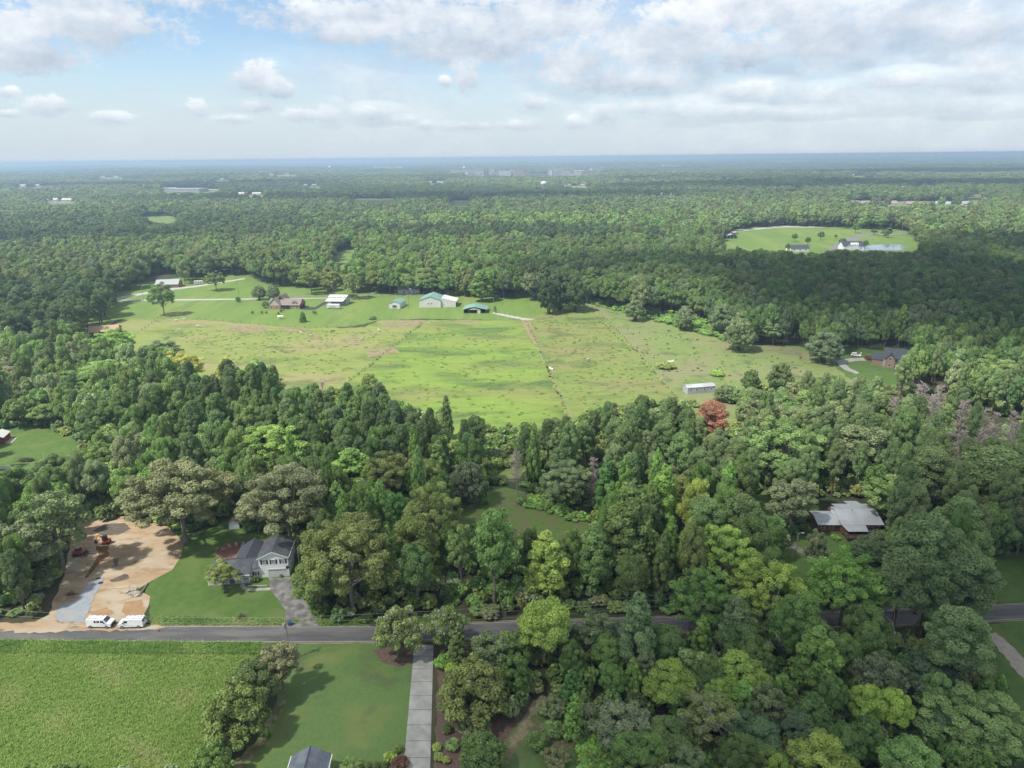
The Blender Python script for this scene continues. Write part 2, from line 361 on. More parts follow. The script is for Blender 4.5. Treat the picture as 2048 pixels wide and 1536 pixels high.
# fields behind the wood
sheet('pasture', [(60, 760), (150, 690), (262, 632), (325, 634), (430, 640), (500, 646), (600, 655), (730, 655), (760, 640), (850, 640), (960, 640), (1048, 640), (1165, 600), (1250, 625), (1345, 625), (1500, 690), (1700, 720), (1720, 790), (1500, 830), (1400, 900), (1000, 960), (600, 900), (300, 830)], .02, 'pasture_mixed', amp=.8)
sheet('pasture', [(842, 650), (880, 643), (960, 642), (1050, 642), (1062, 668), (1140, 842), (1150, 940), (860, 940), (640, 900), (600, 840), (690, 772), (760, 715)], .045, 'pasture_bright', amp=.7, seed=2)
sheet('pasture', [(1052, 640), (1080, 632), (1165, 606), (1215, 640), (1260, 690), (1300, 735), (1352, 795), (1370, 860), (1150, 940), (1142, 842), (1100, 745), (1066, 668)], .045, 'pasture_rough', amp=.7, seed=3)
sheet('pasture', [(1168, 606), (1240, 622), (1300, 640), (1400, 668), (1490, 690), (1600, 693), (1700, 715), (1720, 790), (1500, 830), (1375, 860), (1354, 795), (1302, 735), (1262, 690), (1217, 640)], .045, 'pasture_weedy', amp=.7, seed=4)
sheet('ground_cover', [(1162, 603), (1190, 600), (1300, 618), (1420, 640), (1470, 672), (1490, 692), (1400, 668), (1300, 640), (1235, 622)], .07, 'kudzu_ground', amp=1.2, seed=5)
sheet('lawn', [(130, 705), (235, 640), (262, 635), (325, 636), (430, 642), (505, 648), (600, 657), (700, 653), (760, 641), (850, 638), (960, 640), (1048, 641), (1085, 628), (1165, 602), (1085, 585), (985, 585), (880, 580), (800, 578), (700, 570), (600, 560), (520, 540), (440, 540), (330, 560), (200, 575), (120, 620)], .06, 'farm_lawn', amp=.6, seed=6)
for i, (pts, mm) in enumerate([([(752, 650), (790, 642), (850, 640), (846, 648), (820, 655), (775, 655)], 'bare_earth'), ([(905, 644), (955, 643), (962, 649), (925, 650)], 'bare_earth'),
        ([(675, 678), (720, 676), (730, 687), (700, 690)], 'bare_earth'), ([(615, 670), (640, 671), (637, 677), (614, 676)], 'bare_earth'), ([(730, 702), (790, 695), (800, 705), (735, 716)], 'bare_earth'),
        ([(1052, 665), (1068, 668), (1078, 690), (1070, 694)], 'bare_earth'), ([(1040, 640), (1062, 640), (1070, 665), (1056, 668)], 'bare_earth'), ([(560, 655), (620, 657), (610, 664), (570, 663)], 'bare_earth'),
        ([(470, 650), (540, 655), (520, 668), (450, 662)], 'bare_earth'), ([(640, 757), (690, 752), (685, 760), (645, 764)], 'bare_earth')]):
    sheet('bare_patch', pts, .085 + .004 * i, mm, step=2.0, amp=.4, seed=10 + i)
# estate clearing far to the right, far fields
sheet('lawn', [(1425, 505), (1445, 472), (1475, 458), (1560, 449), (1650, 451), (1830, 458), (1860, 492), (1840, 520), (1700, 525), (1480, 520)], .06, 'farm_lawn', amp=1.5, seed=7)
for i, (pts, mm, z) in enumerate([([(215, 452), (290, 432), (352, 432), (352, 452)], 'farm_lawn', .4), ([(690, 412), (700, 397), (792, 397), (792, 412)], 'pasture_weedy', .8), ([(895, 416), (905, 401), (942, 401), (942, 416)], 'pasture_weedy', .8),
        ([(655, 545), (668, 510), (690, 498), (715, 498), (705, 540)], 'farm_lawn', .05), ([(1300, 400), (1300, 394), (1380, 394), (1380, 400)], 'pasture_weedy', .8), ([(1690, 420), (1700, 402), (1990, 402), (1990, 420)], 'pasture_weedy', .8), ([(300, 392), (310, 377), (450, 377), (450, 392)], 'farm_lawn', .8)]):
    P = [gpt(*p)[:2] for p in pts]
    sheet('far_field', P, z, mm, step=20, amp=2, seed=20 + i, world=True)
# woodland clearing and yards north of the road
sheet('clearing', [(880, 1075), (905, 1010), (960, 985), (1015, 975), (1070, 990), (1180, 1035), (1200, 1075), (1060, 1100), (960, 1090)], .03, 'shoulder_grass', amp=.5, seed=8)
sheet('clearing', [(1480, 1050), (1500, 985), (1560, 980), (1600, 1000), (1600, 1050)], .03, 'shoulder_grass', amp=.5, seed=9)
sheet('lawn', [(-60, 975), (-60, 850), (100, 845), (190, 880), (170, 960), (110, 1010), (40, 1030)], .03, 'yard_grass', amp=.5, seed=30)
sheet('lawn', [(300, 1252), (290, 1165), (340, 1120), (355, 1060), (420, 1010), (520, 1010), (600, 1060), (625, 1160), (700, 1250)], .03, 'yard_grass', amp=.25, seed=31, step=1.5)
sheet('lawn', [(1540, 1200), (1560, 1090), (1600, 1040), (1640, 1050), (1780, 1060), (1820, 1120), (1830, 1228), (1700, 1232), (1580, 1240)], .03, 'yard_grass', amp=.3, seed=32)
sheet('lawn', [(1985, 1205), (1990, 1110), (2120, 1090), (2120, 1200)], .03, 'yard_grass', amp=.3, seed=33)
sheet('lawn', [(1690, 752), (1670, 735), (1680, 690), (1745, 692), (1830, 700), (1830, 760), (1740, 780)], .07, 'yard_grass', amp=.4, seed=34)
# verge, fields and lawn south of the road
sheet('verge', [(-80, 1279), (560, 1287), (560, 1300), (520, 1316), (-80, 1306)], .025, 'shoulder_grass', amp=.7, seed=35, step=2)
sheet('hay_field', [(-80, 1305), (520, 1315), (500, 1340), (470, 1400), (420, 1500), (380, 1600), (-80, 1600)], .02, 'hay_grass', amp=.3, seed=36)
sheet('lawn', [(540, 1287), (750, 1286), (835, 1292), (820, 1400), (808, 1540), (806, 1600), (440, 1600), (480, 1530), (520, 1470), (555, 1400)], .03, 'lawn_grass', amp=.12, seed=37, step=1.5)
sheet('lawn', [(1975, 1250), (2120, 1236), (2120, 1600), (2040, 1500), (1990, 1350)], .03, 'yard_grass', amp=.3, seed=38)
sheet('grass_clearing', [(1000, 1600), (1008, 1490), (1040, 1440), (1085, 1395), (1110, 1390), (1135, 1430), (1170, 1500), (1175, 1600)], .03, 'lawn_grass', amp=.3, seed=39)
sheet('dry_path', [(985, 1525), (1012, 1495), (1035, 1455), (1060, 1410), (1085, 1392), (1108, 1395), (1085, 1412), (1062, 1450), (1040, 1490), (1018, 1530)], .04, 'straw', step=.8, amp=.25, seed=50)
sheet('dry_path', [(1060, 1440), (1090, 1450), (1130, 1480), (1165, 1490), (1160, 1505), (1110, 1490), (1062, 1470)], .045, 'straw', step=.8, amp=.25, seed=51)
sheet('planting_bed', [(866, 1315), (900, 1322), (930, 1340), (1010, 1400), (1060, 1400), (1030, 1460), (1005, 1500), (985, 1600), (868, 1600), (868, 1500), (873, 1440), (872, 1400), (878, 1350)], .025, 'mulch', step=1, amp=.15, seed=52)
sheet('planting_bed', [(745, 1300), (790, 1290), (826, 1300), (824, 1325), (800, 1335), (765, 1325)], .045, 'mulch', step=1, amp=.12, seed=53)
sheet('planting_bed', [(660, 1600), (670, 1532), (720, 1526), (775, 1524), (790, 1490), (806, 1488), (804, 1600)], .045, 'mulch', step=1, amp=.1, seed=54)
sheet('dry_border', [(460, 1536), (480, 1510), (520, 1480), (535, 1440), (545, 1415), (570, 1400), (560, 1425), (545, 1455), (530, 1490), (500, 1515), (480, 1540)], .05, 'straw', step=.8, amp=.25, seed=55)
# the road and the garden walk
GW = [gp(*p)[:2] for p in ((486.5, 1166), (485, 1171), (488, 1176.5), (495, 1179), (515, 1179.5), (541, 1178))]
RC = [(-260, 1262), (0, 1264.5), (250, 1267), (600, 1269), (760, 1268), (1020, 1259), (1350, 1249), (1600, 1241), (1780, 1236), (2048, 1223), (2300, 1206)]
rc = [gp(*p)[:2] for p in RC]
def strip(name, line, half, z, m, off=0.0, kind='structure'):
    L_ = []; R_ = []
    ln = []
    for i in range(len(line) - 1):
        a, b = np.array(line[i]), np.array(line[i + 1])
        for k in range(8): ln.append(a + (b - a) * k / 8)
    ln.append(np.array(line[-1]))
    for i, p in enumerate(ln):
        d = ln[min(i + 2, len(ln) - 1)] - ln[max(i - 2, 0)]; d = d / np.linalg.norm(d); n = np.array([-d[1], d[0]])
        L_.append(p + n * (off + half)); R_.append(p + n * (off - half))
    me = bpy.data.meshes.new(name); k = len(ln)
    me.from_pydata([(*p, z) for p in R_] + [(*p, z) for p in L_], [], [(i, i + 1, k + i + 1, k + i) for i in range(k - 1)]); me.materials.append(MATS[m]); me.update()
    return tag(put(name, me), kind=kind)
strip('garden_walk', GW, .5, .055, 'concrete')
strip('road_shoulder', rc, 3.1, .045, 'bare_earth'); strip('road', rc, 2.75, .055, 'asphalt')
strip('edge_line', rc, .06, .06, 'line_paint', off=2.45); strip('edge_line', rc, .06, .06, 'line_paint', off=-2.45)
# dirt on the road beside the building lot
sheet('road_dirt', [(-60, 1246), (120, 1246), (300, 1250), (330, 1256), (250, 1262), (180, 1262), (60, 1266), (-60, 1262)], .066, 'clay_tan', step=1, amp=.25, seed=60)
# building lot
LOT = [(142, 1045), (165, 1036), (245, 1033), (335, 1052), (368, 1085), (360, 1118), (343, 1140), (300, 1163), (276, 1180), (298, 1195), (296, 1215), (285, 1235), (240, 1244), (175, 1248), (60, 1249), (95, 1230), (110, 1195), (128, 1150), (138, 1100)]
sheet('dirt_lot', LOT, .045, 'clay_tan', step=2.0, amp=.18, seed=61)
for i, (pts, mm) in enumerate([([(185, 1062), (210, 1048), (250, 1046), (262, 1058), (235, 1070), (200, 1070)], 'soil_dark'), ([(190, 1093), (215, 1091), (218, 1110), (205, 1122), (190, 1140), (176, 1155), (168, 1157), (185, 1130), (198, 1108)], 'clay_wet'),
        ([(200, 1122), (212, 1122), (196, 1142), (180, 1156)], 'clay_orange'), ([(220, 1160), (250, 1148), (260, 1155), (240, 1163), (222, 1164)], 'soil_dark'), ([(150, 1150), (172, 1140), (178, 1146), (152, 1155)], 'clay_orange'), ([(250, 1205), (285, 1200), (290, 1225), (262, 1236), (245, 1225)], 'clay_orange'),
        ([(180, 1225), (215, 1215), (230, 1228), (190, 1240)], 'clay_orange'), ([(225, 1118), (237, 1116), (235, 1132), (228, 1134)], 'soil_dark')]):
    sheet('bare_patch', pts, .055 + .004 * i, mm, step=.8, amp=.14, seed=62 + i)
sheet('gravel_pad', [(112, 1232), (116, 1214), (128, 1206), (152, 1202), (176, 1165), (192, 1160), (208, 1154), (205, 1167), (190, 1190), (178, 1220), (168, 1246), (115, 1244)], .11, 'gravel_blue', step=1, amp=.2, seed=75)
# drives and walks
sheet('driveway', [(537, 1156), (583, 1154), (598, 1163), (606, 1185), (612, 1205), (637, 1253), (578, 1254), (570, 1222), (556, 1198), (543, 1180)], .05, 'asphalt_old', step=1.2, amp=.1, seed=76)
sheet('farm_road', [(180, 604), (245, 599.5), (520, 597), (600, 596.3), (660, 595.5), (660, 597), (600, 598), (520, 599), (245, 603), (180, 608)], .09, 'concrete_pale', amp=0)
sheet('farm_road', [(225, 596), (330, 578), (395, 571), (490, 556), (490, 558.5), (395, 574), (330, 582), (228, 600)], .095, 'concrete_pale', amp=0)
sheet('farm_road', [(560, 592), (700, 590), (830, 589), (900, 588), (900, 590), (700, 592), (560, 594)], .09, 'asphalt_old', amp=0)
sheet('farm_drive', [(596, 618), (605, 613.5), (630, 614.5), (648, 604), (657, 600), (662, 602), (648, 610), (630, 620), (610, 620)], .1, 'asphalt_new', amp=0)
sheet('farm_drive', [(986, 624), (1010, 629), (1050, 636), (1070, 640), (1050, 641), (1010, 633), (985, 627)], .1, 'concrete_pale', amp=.3, step=2)
sheet('driveway', [(1670, 722), (1690, 718), (1715, 716), (1745, 716), (1745, 722), (1715, 722), (1698, 724), (1692, 729), (1700, 737), (1720, 746), (1712, 748), (1690, 740), (1679, 732)], .1, 'concrete', amp=0)
sheet('driveway', [(1572, 1078), (1582, 1086), (1620, 1106), (1668, 1134), (1720, 1180), (1775, 1215), (1790, 1228), (1770, 1230), (1755, 1215), (1700, 1175), (1655, 1140), (1608, 1110), (1572, 1090)], .05, 'asphalt_old', step=1, amp=.1, seed=77)
sheet('gravel_path', [(1974, 1268), (1990, 1265), (2020, 1290), (2060, 1330), (2120, 1380), (2120, 1420), (2045, 1355), (2005, 1310)], .05, 'gravel_road', step=1, amp=.15, seed=78)
sheet('estate_drive', [(1640, 507), (1660, 495), (1690, 477), (1720, 468), (1820, 466), (1820, 469), (1740, 471), (1720, 476), (1690, 492), (1670, 510)], .1, 'asphalt_old', amp=0)
sheet('estate_drive', [(1448, 470), (1470, 460), (1560, 452), (1650, 453), (1650, 455), (1560, 455), (1475, 463), (1455, 473)], .1, 'concrete_pale', amp=0)
sheet('pond', [(1715, 503), (1735, 492), (1770, 488), (1800, 489), (1813, 494), (1808, 500), (1780, 501), (1740, 500)], .12, 'water', step=4, amp=.5, seed=79)
# concrete drive in the foreground, slab by slab
dv = thing('concrete_driveway', 'long straight pale concrete driveway cut into slabs beside the lawn', 'driveway', gp(846, 1420))
a0, a1, b0, b1 = [gp(*p)[:2] for p in ((829, 1290), (867, 1290), (802, 1590), (859, 1590))]
o = np.array(dv.location[:2]); ns = 10
for k in range(ns):
    t0, t1 = k / ns + .0014, (k + 1) / ns - .0014
    q = [a0 + (b0 - a0) * t0 - o, a1 + (b1 - a1) * t0 - o, a1 + (b1 - a1) * t1 - o, a0 + (b0 - a0) * t1 - o]
    MB().slab([(*p, .075 + .006 * rng.random()) for p in q], .12).build('concrete_slab', 'concrete', dv)

# ================================================================== TREES
def leaf_arrays(blobs, n, size, r, down=.35, cull=.74, jit=.5, up=.25, squash=.8, aspect=(.55, 1.0)):
    """leaf clumps spread over the outer skins of many overlapping lobes"""
    B = np.asarray(blobs, float); w = B[:, 3] ** 2; w = w / w.sum()
    bi = r.choice(len(B), int(n * 2.2), p=w); d = r.normal(size=(len(bi), 3)); d /= np.linalg.norm(d, axis=1)[:, None]
    c = B[bi, :3]; rad = B[bi, 3]
    p = c + d * (rad * r.uniform(.72, 1.1, len(bi)))[:, None] * np.array([1, 1, squash])
    keep = ~((d[:, 2] < -.25) & (r.random(len(bi)) > down))
    q = (p[:, None, :] - B[None, :, :3]) / np.array([1, 1, squash])
    inside = (np.linalg.norm(q, axis=2) < B[None, :, 3] * cull); inside[np.arange(len(bi)), bi] = False
    keep &= ~inside.any(1)
    p, d, bi = p[keep][:n], d[keep][:n], bi[keep][:n]; m = len(p)
    nr = d + r.normal(size=(m, 3)) * jit + np.array([0, 0, up]); nr /= np.linalg.norm(nr, axis=1)[:, None]
    t = np.cross(nr, r.normal(size=(m, 3))); t /= np.linalg.norm(t, axis=1)[:, None]; b = np.cross(nr, t)
    s = size * r.uniform(.55, 1.25, m)[:, None]; e = s * r.uniform(*aspect, m)[:, None]; k = nr * s * r.uniform(-.35, .1, m)[:, None]
    V = np.stack([p - t * s * .9 + k, p - b * e, p + t * s + k, p + b * e], 1).reshape(-1, 3)
    F = np.arange(m * 4).reshape(-1, 4)
    bt = r.random(len(B)); tint = np.clip(.5 * bt[bi] + .5 * r.random(m), 0, 1)
    return V, F, tint
def sphere_pts(n, r):
    i = np.arange(n) + .5; ph = np.arccos(1 - 2 * i / n); th = math.pi * (1 + 5 ** .5) * i + r.uniform(0, 6)
    return np.stack([np.cos(th) * np.sin(ph), np.sin(th) * np.sin(ph), np.cos(ph)], 1) + r.normal(0, .12, (n, 3))
# every kind is built at a nominal height H and crown radius R, then scaled
KIND = {  # H, R, crown base fraction
    'oak': (18, 7.5), 'spread': (18, 7.5), 'poplar': (20, 4.6), 'pine': (21, 4.6), 'pear': (10, 4.6), 'airy': (18, 6.0), 'column': (9, 2.0), 'bush': (3, 2.0), 'myrtle': (6.5, 4.2)}
def lobes(kind, r, few=1.0):
    H, R = KIND[kind]; out = []
    if kind == 'oak':
        for d in sphere_pts(int(60 * few), r):
            if d[2] < -.55: continue
            k = r.uniform(.68, 1.0); out.append((d[0] * R * k * .82, d[1] * R * k * .82, H * .60 + d[2] * H * .33 * k, R * r.uniform(.17, .30) / few ** .4))
    elif kind == 'spread':
        for d in sphere_pts(int(150 * few), r):
            if d[2] < -.5: continue
            k = r.uniform(.55, 1.0) if r.random() < .35 else r.uniform(.82, 1.04); out.append((d[0] * R * k * .88, d[1] * R * k * .88, H * .60 + d[2] * H * .36 * k, R * r.uniform(.095, .17) / few ** .4))
    elif kind == 'poplar':
        for i in range(int(58 * few)):
            t = (i + r.random()) / (58 * few); z = H * (.22 + .75 * t); rad = R * (1 - t ** 2.2) ** .7 * (.72 + .28 * min(1, t * 4)) * r.uniform(.6, 1.0); a = i * 2.4 + r.uniform(-.4, .4)
            out.append((math.cos(a) * rad * .78, math.sin(a) * rad * .78, z, R * r.uniform(.20, .34) * (1.05 - .4 * t) / few ** .4))
    elif kind == 'pine':
        for i in range(int(62 * few)):
            t = (i + r.random()) / (62 * few); z = H * (.42 + .55 * t); rad = R * (math.sin(math.pi * min(1, .18 + .80 * t)) ** .6) * r.uniform(.45, 1.0); a = i * 2.4 + r.uniform(-.5, .5)
            out.append((math.cos(a) * rad * .85, math.sin(a) * rad * .85, z, R * r.uniform(.19, .31) / few ** .4))
    elif kind == 'pear':
        for d in sphere_pts(int(120 * few), r):
            if d[2] < -.8: continue
            k = r.uniform(.85, 1.0); w = 1 - .22 * d[2]; out.append((d[0] * R * k * .88 * w, d[1] * R * k * .88 * w, H * .53 + d[2] * H * .42 * k, R * r.uniform(.13, .21) / few ** .4))
    elif kind == 'airy':
        for d in sphere_pts(int(70 * few), r):
            if d[2] < -.6: continue
            k = r.uniform(.5, 1.0); out.append((d[0] * R * k * .85, d[1] * R * k * .85, H * .60 + d[2] * H * .35 * k, R * r.uniform(.12, .22) / few ** .4))
    elif kind == 'column':
        for i in range(int(46 * few)):
            t = (i + r.random()) / (46 * few); z = H * (.06 + .88 * t); rad = R * (1 - t) ** .45 * r.uniform(.75, 1.0); a = i * 2.4
            out.append((math.cos(a) * rad * .8, math.sin(a) * rad * .8, z, R * r.uniform(.22, .32) * (1.1 - .6 * t)))
    elif kind == 'bush':
        for d in sphere_pts(int(34 * few), r):
            if d[2] < -.5: continue
            out.append((d[0] * R * .72, d[1] * R * .72, H * .48 + d[2] * H * .36, R * r.uniform(.2, .36)))
    elif kind == 'myrtle':
        for d in sphere_pts(int(80 * few), r):
            if d[2] < -.55: continue
            k = r.uniform(.7, 1.0); out.append((d[0] * R * k * .85, d[1] * R * k * .85, H * .56 + d[2] * H * .38 * k, R * r.uniform(.12, .2)))
    return out
def limb_mb(kind, bl, r, m=None, sides=6):
    H, R = KIND[kind]; mb = m or MB()
    if kind in ('pine', 'poplar', 'column'):
        top = H * (.93 if kind != 'column' else .6); r0 = H * .0145
        sway = r.normal(0, .12, 2)
        mb.tube([(0, 0, -.3), (sway[0], sway[1], H * .3), (sway[0] * 1.5, sway[1], H * .6), (0, 0, top)], [r0 * 1.25, r0, r0 * .75, r0 * .15], sides)
        for q in (bl[::4] if kind != 'column' else []):
            zz = max(H * .2, q[2] - R * .35); mb.tube([(0, 0, zz), (q[0] * .9, q[1] * .9, q[2])], [r0 * .4, r0 * .12], 4, cap=False)
    elif kind == 'bush':
        for q in bl[::5]: mb.tube([(0, 0, 0), (q[0] * .6, q[1] * .6, q[2])], [.05, .02], 4, cap=False)
    elif kind in ('myrtle', 'pear'):
        for q in bl[::9]: mb.tube([(q[0] * .04, q[1] * .04, -.2), (q[0] * .3, q[1] * .3, q[2] * .5), (q[0] * .85, q[1] * .85, q[2])], [.11 if kind == 'myrtle' else .16, .08, .02], 5, cap=False)
        if kind == 'pear': mb.tube([(0, 0, -.2), (0, 0, H * .45)], [.24, .14], 6)
    else:
        r0 = H * (.021 if kind == 'oak' else .017); fork = H * .3
        mb.tube([(0, 0, -.3), (r.normal(0, .15), r.normal(0, .15), fork * .5), (0, 0, fork), (r.normal(0, .3), r.normal(0, .3), H * .62)], [r0 * 1.35, r0 * 1.05, r0 * .9, r0 * .3], sides)
        for q in bl[::(3 if kind != 'spread' else 6)]:
            mid = (q[0] * .45 + r.normal(0, .3), q[1] * .45 + r.normal(0, .3), fork + (q[2] - fork) * .45)
            mb.tube([(0, 0, fork * r.uniform(.85, 1.25)), mid, (q[0] * .95, q[1] * .95, q[2])], [r0 * .48, r0 * .3, r0 * .08], 5, cap=False)
    return mb
LEAFN = {'oak': (20000, .27), 'spread': (26000, .19), 'poplar': (14000, .26), 'pine': (17000, .225), 'pear': (14000, .205), 'airy': (11000, .25), 'column': (5000, .17), 'bush': (2200, .165), 'myrtle': (8000, .17)}
LEAFP = {'pine': dict(jit=.55, squash=.92, aspect=(.35, .7), down=.2), 'airy': dict(jit=.8, down=.5, cull=.4), 'pear': dict(jit=.6, squash=.95), 'poplar': dict(squash=1.05), 'column': dict(squash=1.1), 'spread': dict(cull=.5, down=.45)}
BARK = {'oak': 'bark_grey', 'spread': 'bark_grey', 'poplar': 'bark_grey', 'pine': 'bark_pine', 'pear': 'bark_pine', 'airy': 'bark_grey', 'column': 'bark_pine', 'bush': 'bark_pine', 'myrtle': 'bark_grey'}
CROWN = {}; TRUNK = {}; LOB = {}
for ki, (kind, nvar) in enumerate((('oak', 4), ('poplar', 3), ('pine', 4), ('pear', 2), ('airy', 3), ('column', 2), ('bush', 3), ('myrtle', 2), ('spread', 3))):
    for j in range(nvar):
        r = np.random.default_rng(100 + ki * 10 + j); bl = lobes(kind, r); n, s = LEAFN[kind]
        V, F, t = leaf_arrays(bl, n, s, r, **LEAFP.get(kind, {}))
        CROWN.setdefault(kind, []).append(mesh_np(kind + '_crown', V, F, t, ['leaf']))
        TRUNK.setdefault(kind, []).append(limb_mb(kind, bl, r).mesh(kind + '_trunk', BARK[kind])); LOB.setdefault(kind, []).append(bl)
# dead pines: trunk and bare branches with a haze of fine twigs
def dead_parts(j):
    r = np.random.default_rng(300 + j); H = 19.0; tr = MB().tube([(0, 0, -.3), (.2, 0, H * .5), (0, .1, H)], [.24, .16, .03], 6); V = []; F = []
    br = MB()
    for i in range(90):
        t = r.uniform(.3, .98); a = r.uniform(0, 6.28); Ln = 3.0 * (1 - ((t - .35) / .66) ** 2 * .75) * r.uniform(.6, 1.1); z = H * t
        e = (math.cos(a) * Ln, math.sin(a) * Ln, z + Ln * r.uniform(.2, .9)); br.tube([(0, 0, z), e], [.05, .015], 3, cap=False)
        for k in range(34):
            u = r.uniform(.25, 1.0); p = np.array([e[0] * u, e[1] * u, z + (e[2] - z) * u]); d = r.normal(size=3) + np.array([math.cos(a), math.sin(a), .9]); d /= np.linalg.norm(d); d *= r.uniform(.35, .9)
            s = np.cross(d, r.normal(size=3)); s = s / np.linalg.norm(s) * .05; o = len(br.v)
            br.v += [tuple(p - s), tuple(p + s), tuple(p + d)]; br.f.append([o, o + 1, o + 2]); br.m.append(0)
    return tr.mesh('dead_trunk', 'bark_dead'), br.mesh('dead_branches', 'twig_dead')
DEAD = [dead_parts(j) for j in range(3)]
# bare grey broken trees
def snag_parts(j):
    r = np.random.default_rng(330 + j); tr = MB().tube([(0, 0, -.3), (.3, .1, 4), (.5, .3, 8)], [.4, .3, .16], 7); br = MB()
    for i in range(9):
        a = r.uniform(0, 6.28); z = r.uniform(3, 7.5); L = r.uniform(2, 5); p0 = np.array([.3, .1, z]); d = np.array([math.cos(a), math.sin(a), r.uniform(.2, .9)])
        p1 = p0 + d * L * .5; p2 = p1 + (d + r.normal(0, .35, 3)) * L * .5; br.tube([p0, p1, p2], [.13, .09, .03], 5, cap=False)
        for k in range(4):
            q = p1 + (p2 - p1) * r.random(); br.tube([q, q + (d + r.normal(0, .6, 3)) * r.uniform(.8, 2)], [.05, .015], 4, cap=False)
    return tr.mesh('snag_trunk', 'bark_dead'), br.mesh('snag_branches', 'bark_dead')
SNAG = [snag_parts(j) for j in range(2)]

C = dict(dk=(.044, .075, .025), md=(.052, .092, .026), br=(.066, .126, .027), yl=(.100, .148, .028), ol=(.068, .097, .030), gr=(.066, .094, .046), go=(.074, .091, .047), bl=(.042, .070, .036),
         lt=(.072, .118, .038), pn=(.043, .073, .030), pl=(.062, .097, .040), ru=(.135, .066, .046), gy=(.055, .078, .044), kd=(.068, .135, .028), wd=(.04, .10, .03), ye=(.12, .138, .032), bd=(.055, .03, .028), pt=(.055, .068, .020), pb=(.045, .075, .014))
NAMES = {'oak': 'broadleaf_tree', 'spread': 'broadleaf_tree', 'poplar': 'poplar_tree', 'pine': 'pine_tree', 'pear': 'round_tree', 'airy': 'open_crowned_tree', 'column': 'columnar_tree', 'bush': 'bush', 'myrtle': 'crape_myrtle'}
CATS = {'oak': 'tree', 'spread': 'tree', 'poplar': 'tree', 'pine': 'pine tree', 'pear': 'tree', 'airy': 'tree', 'column': 'tree', 'bush': 'bush', 'myrtle': 'tree'}
def jcol(c, r, a=.12):
    c = np.array(c); c = (c * .87 + .13 * (c @ (.25, .68, .07)) * np.array([1.1, 1.0, .86])) * np.array([1.06, 1.0, .9]) * LEAF_GAIN * r.uniform(1 - a, 1 + a) * r.uniform(1 - a * .5, 1 + a * .5, 3); return c
OCC = []   # (x, y, crown radius) of every placed tree
ALLT = []
_cnt = [0]
def tree(kind, x, y, h, w, col, label, group=None, cat=None, name=None, z=0.0, seed=None):
    """one tree: an empty at its foot with a trunk and a crown; h height and w crown width in metres"""
    _cnt[0] += 1; r = np.random.default_rng(5000 + _cnt[0] if seed is None else seed)
    if kind == 'oak' and w > 12.5: kind = 'spread'
    H, R = KIND[kind]; j = int(r.integers(len(CROWN[kind])))
    t = thing(name or NAMES[kind], label, cat or CATS[kind], (x, y, z), r.uniform(0, 6.28), group)
    sc = (w / 2 / R, w / 2 / R, h / H)
    tr = put('trunk', TRUNK[kind][j], t); cr = put('crown', CROWN[kind][j], t)
    t.scale = sc
    cr.color = (*jcol(C[col] if isinstance(col, str) else col, r), 1)
    OCC.append((x, y, w / 2)); return t
def dead(x, y, h, label, group, parts=None, w=1.0):
    _cnt[0] += 1; r = np.random.default_rng(9000 + _cnt[0]); P = (parts or DEAD)[int(r.integers(len(parts or DEAD)))]
    t = thing('dead_tree', label, 'dead tree', (x, y, 0), r.uniform(0, 6.28), group); s = h / (19.0 if parts is None else 8.5); t.scale = (s * w, s * w, s)
    put('trunk', P[0], t); put('branches', P[1], t); OCC.append((x, y, 1.2)); return t
def attop(u, v, h): return gp(u, v, h)
def depth(p): return float((np.asarray(p) - CAM) @ _f)
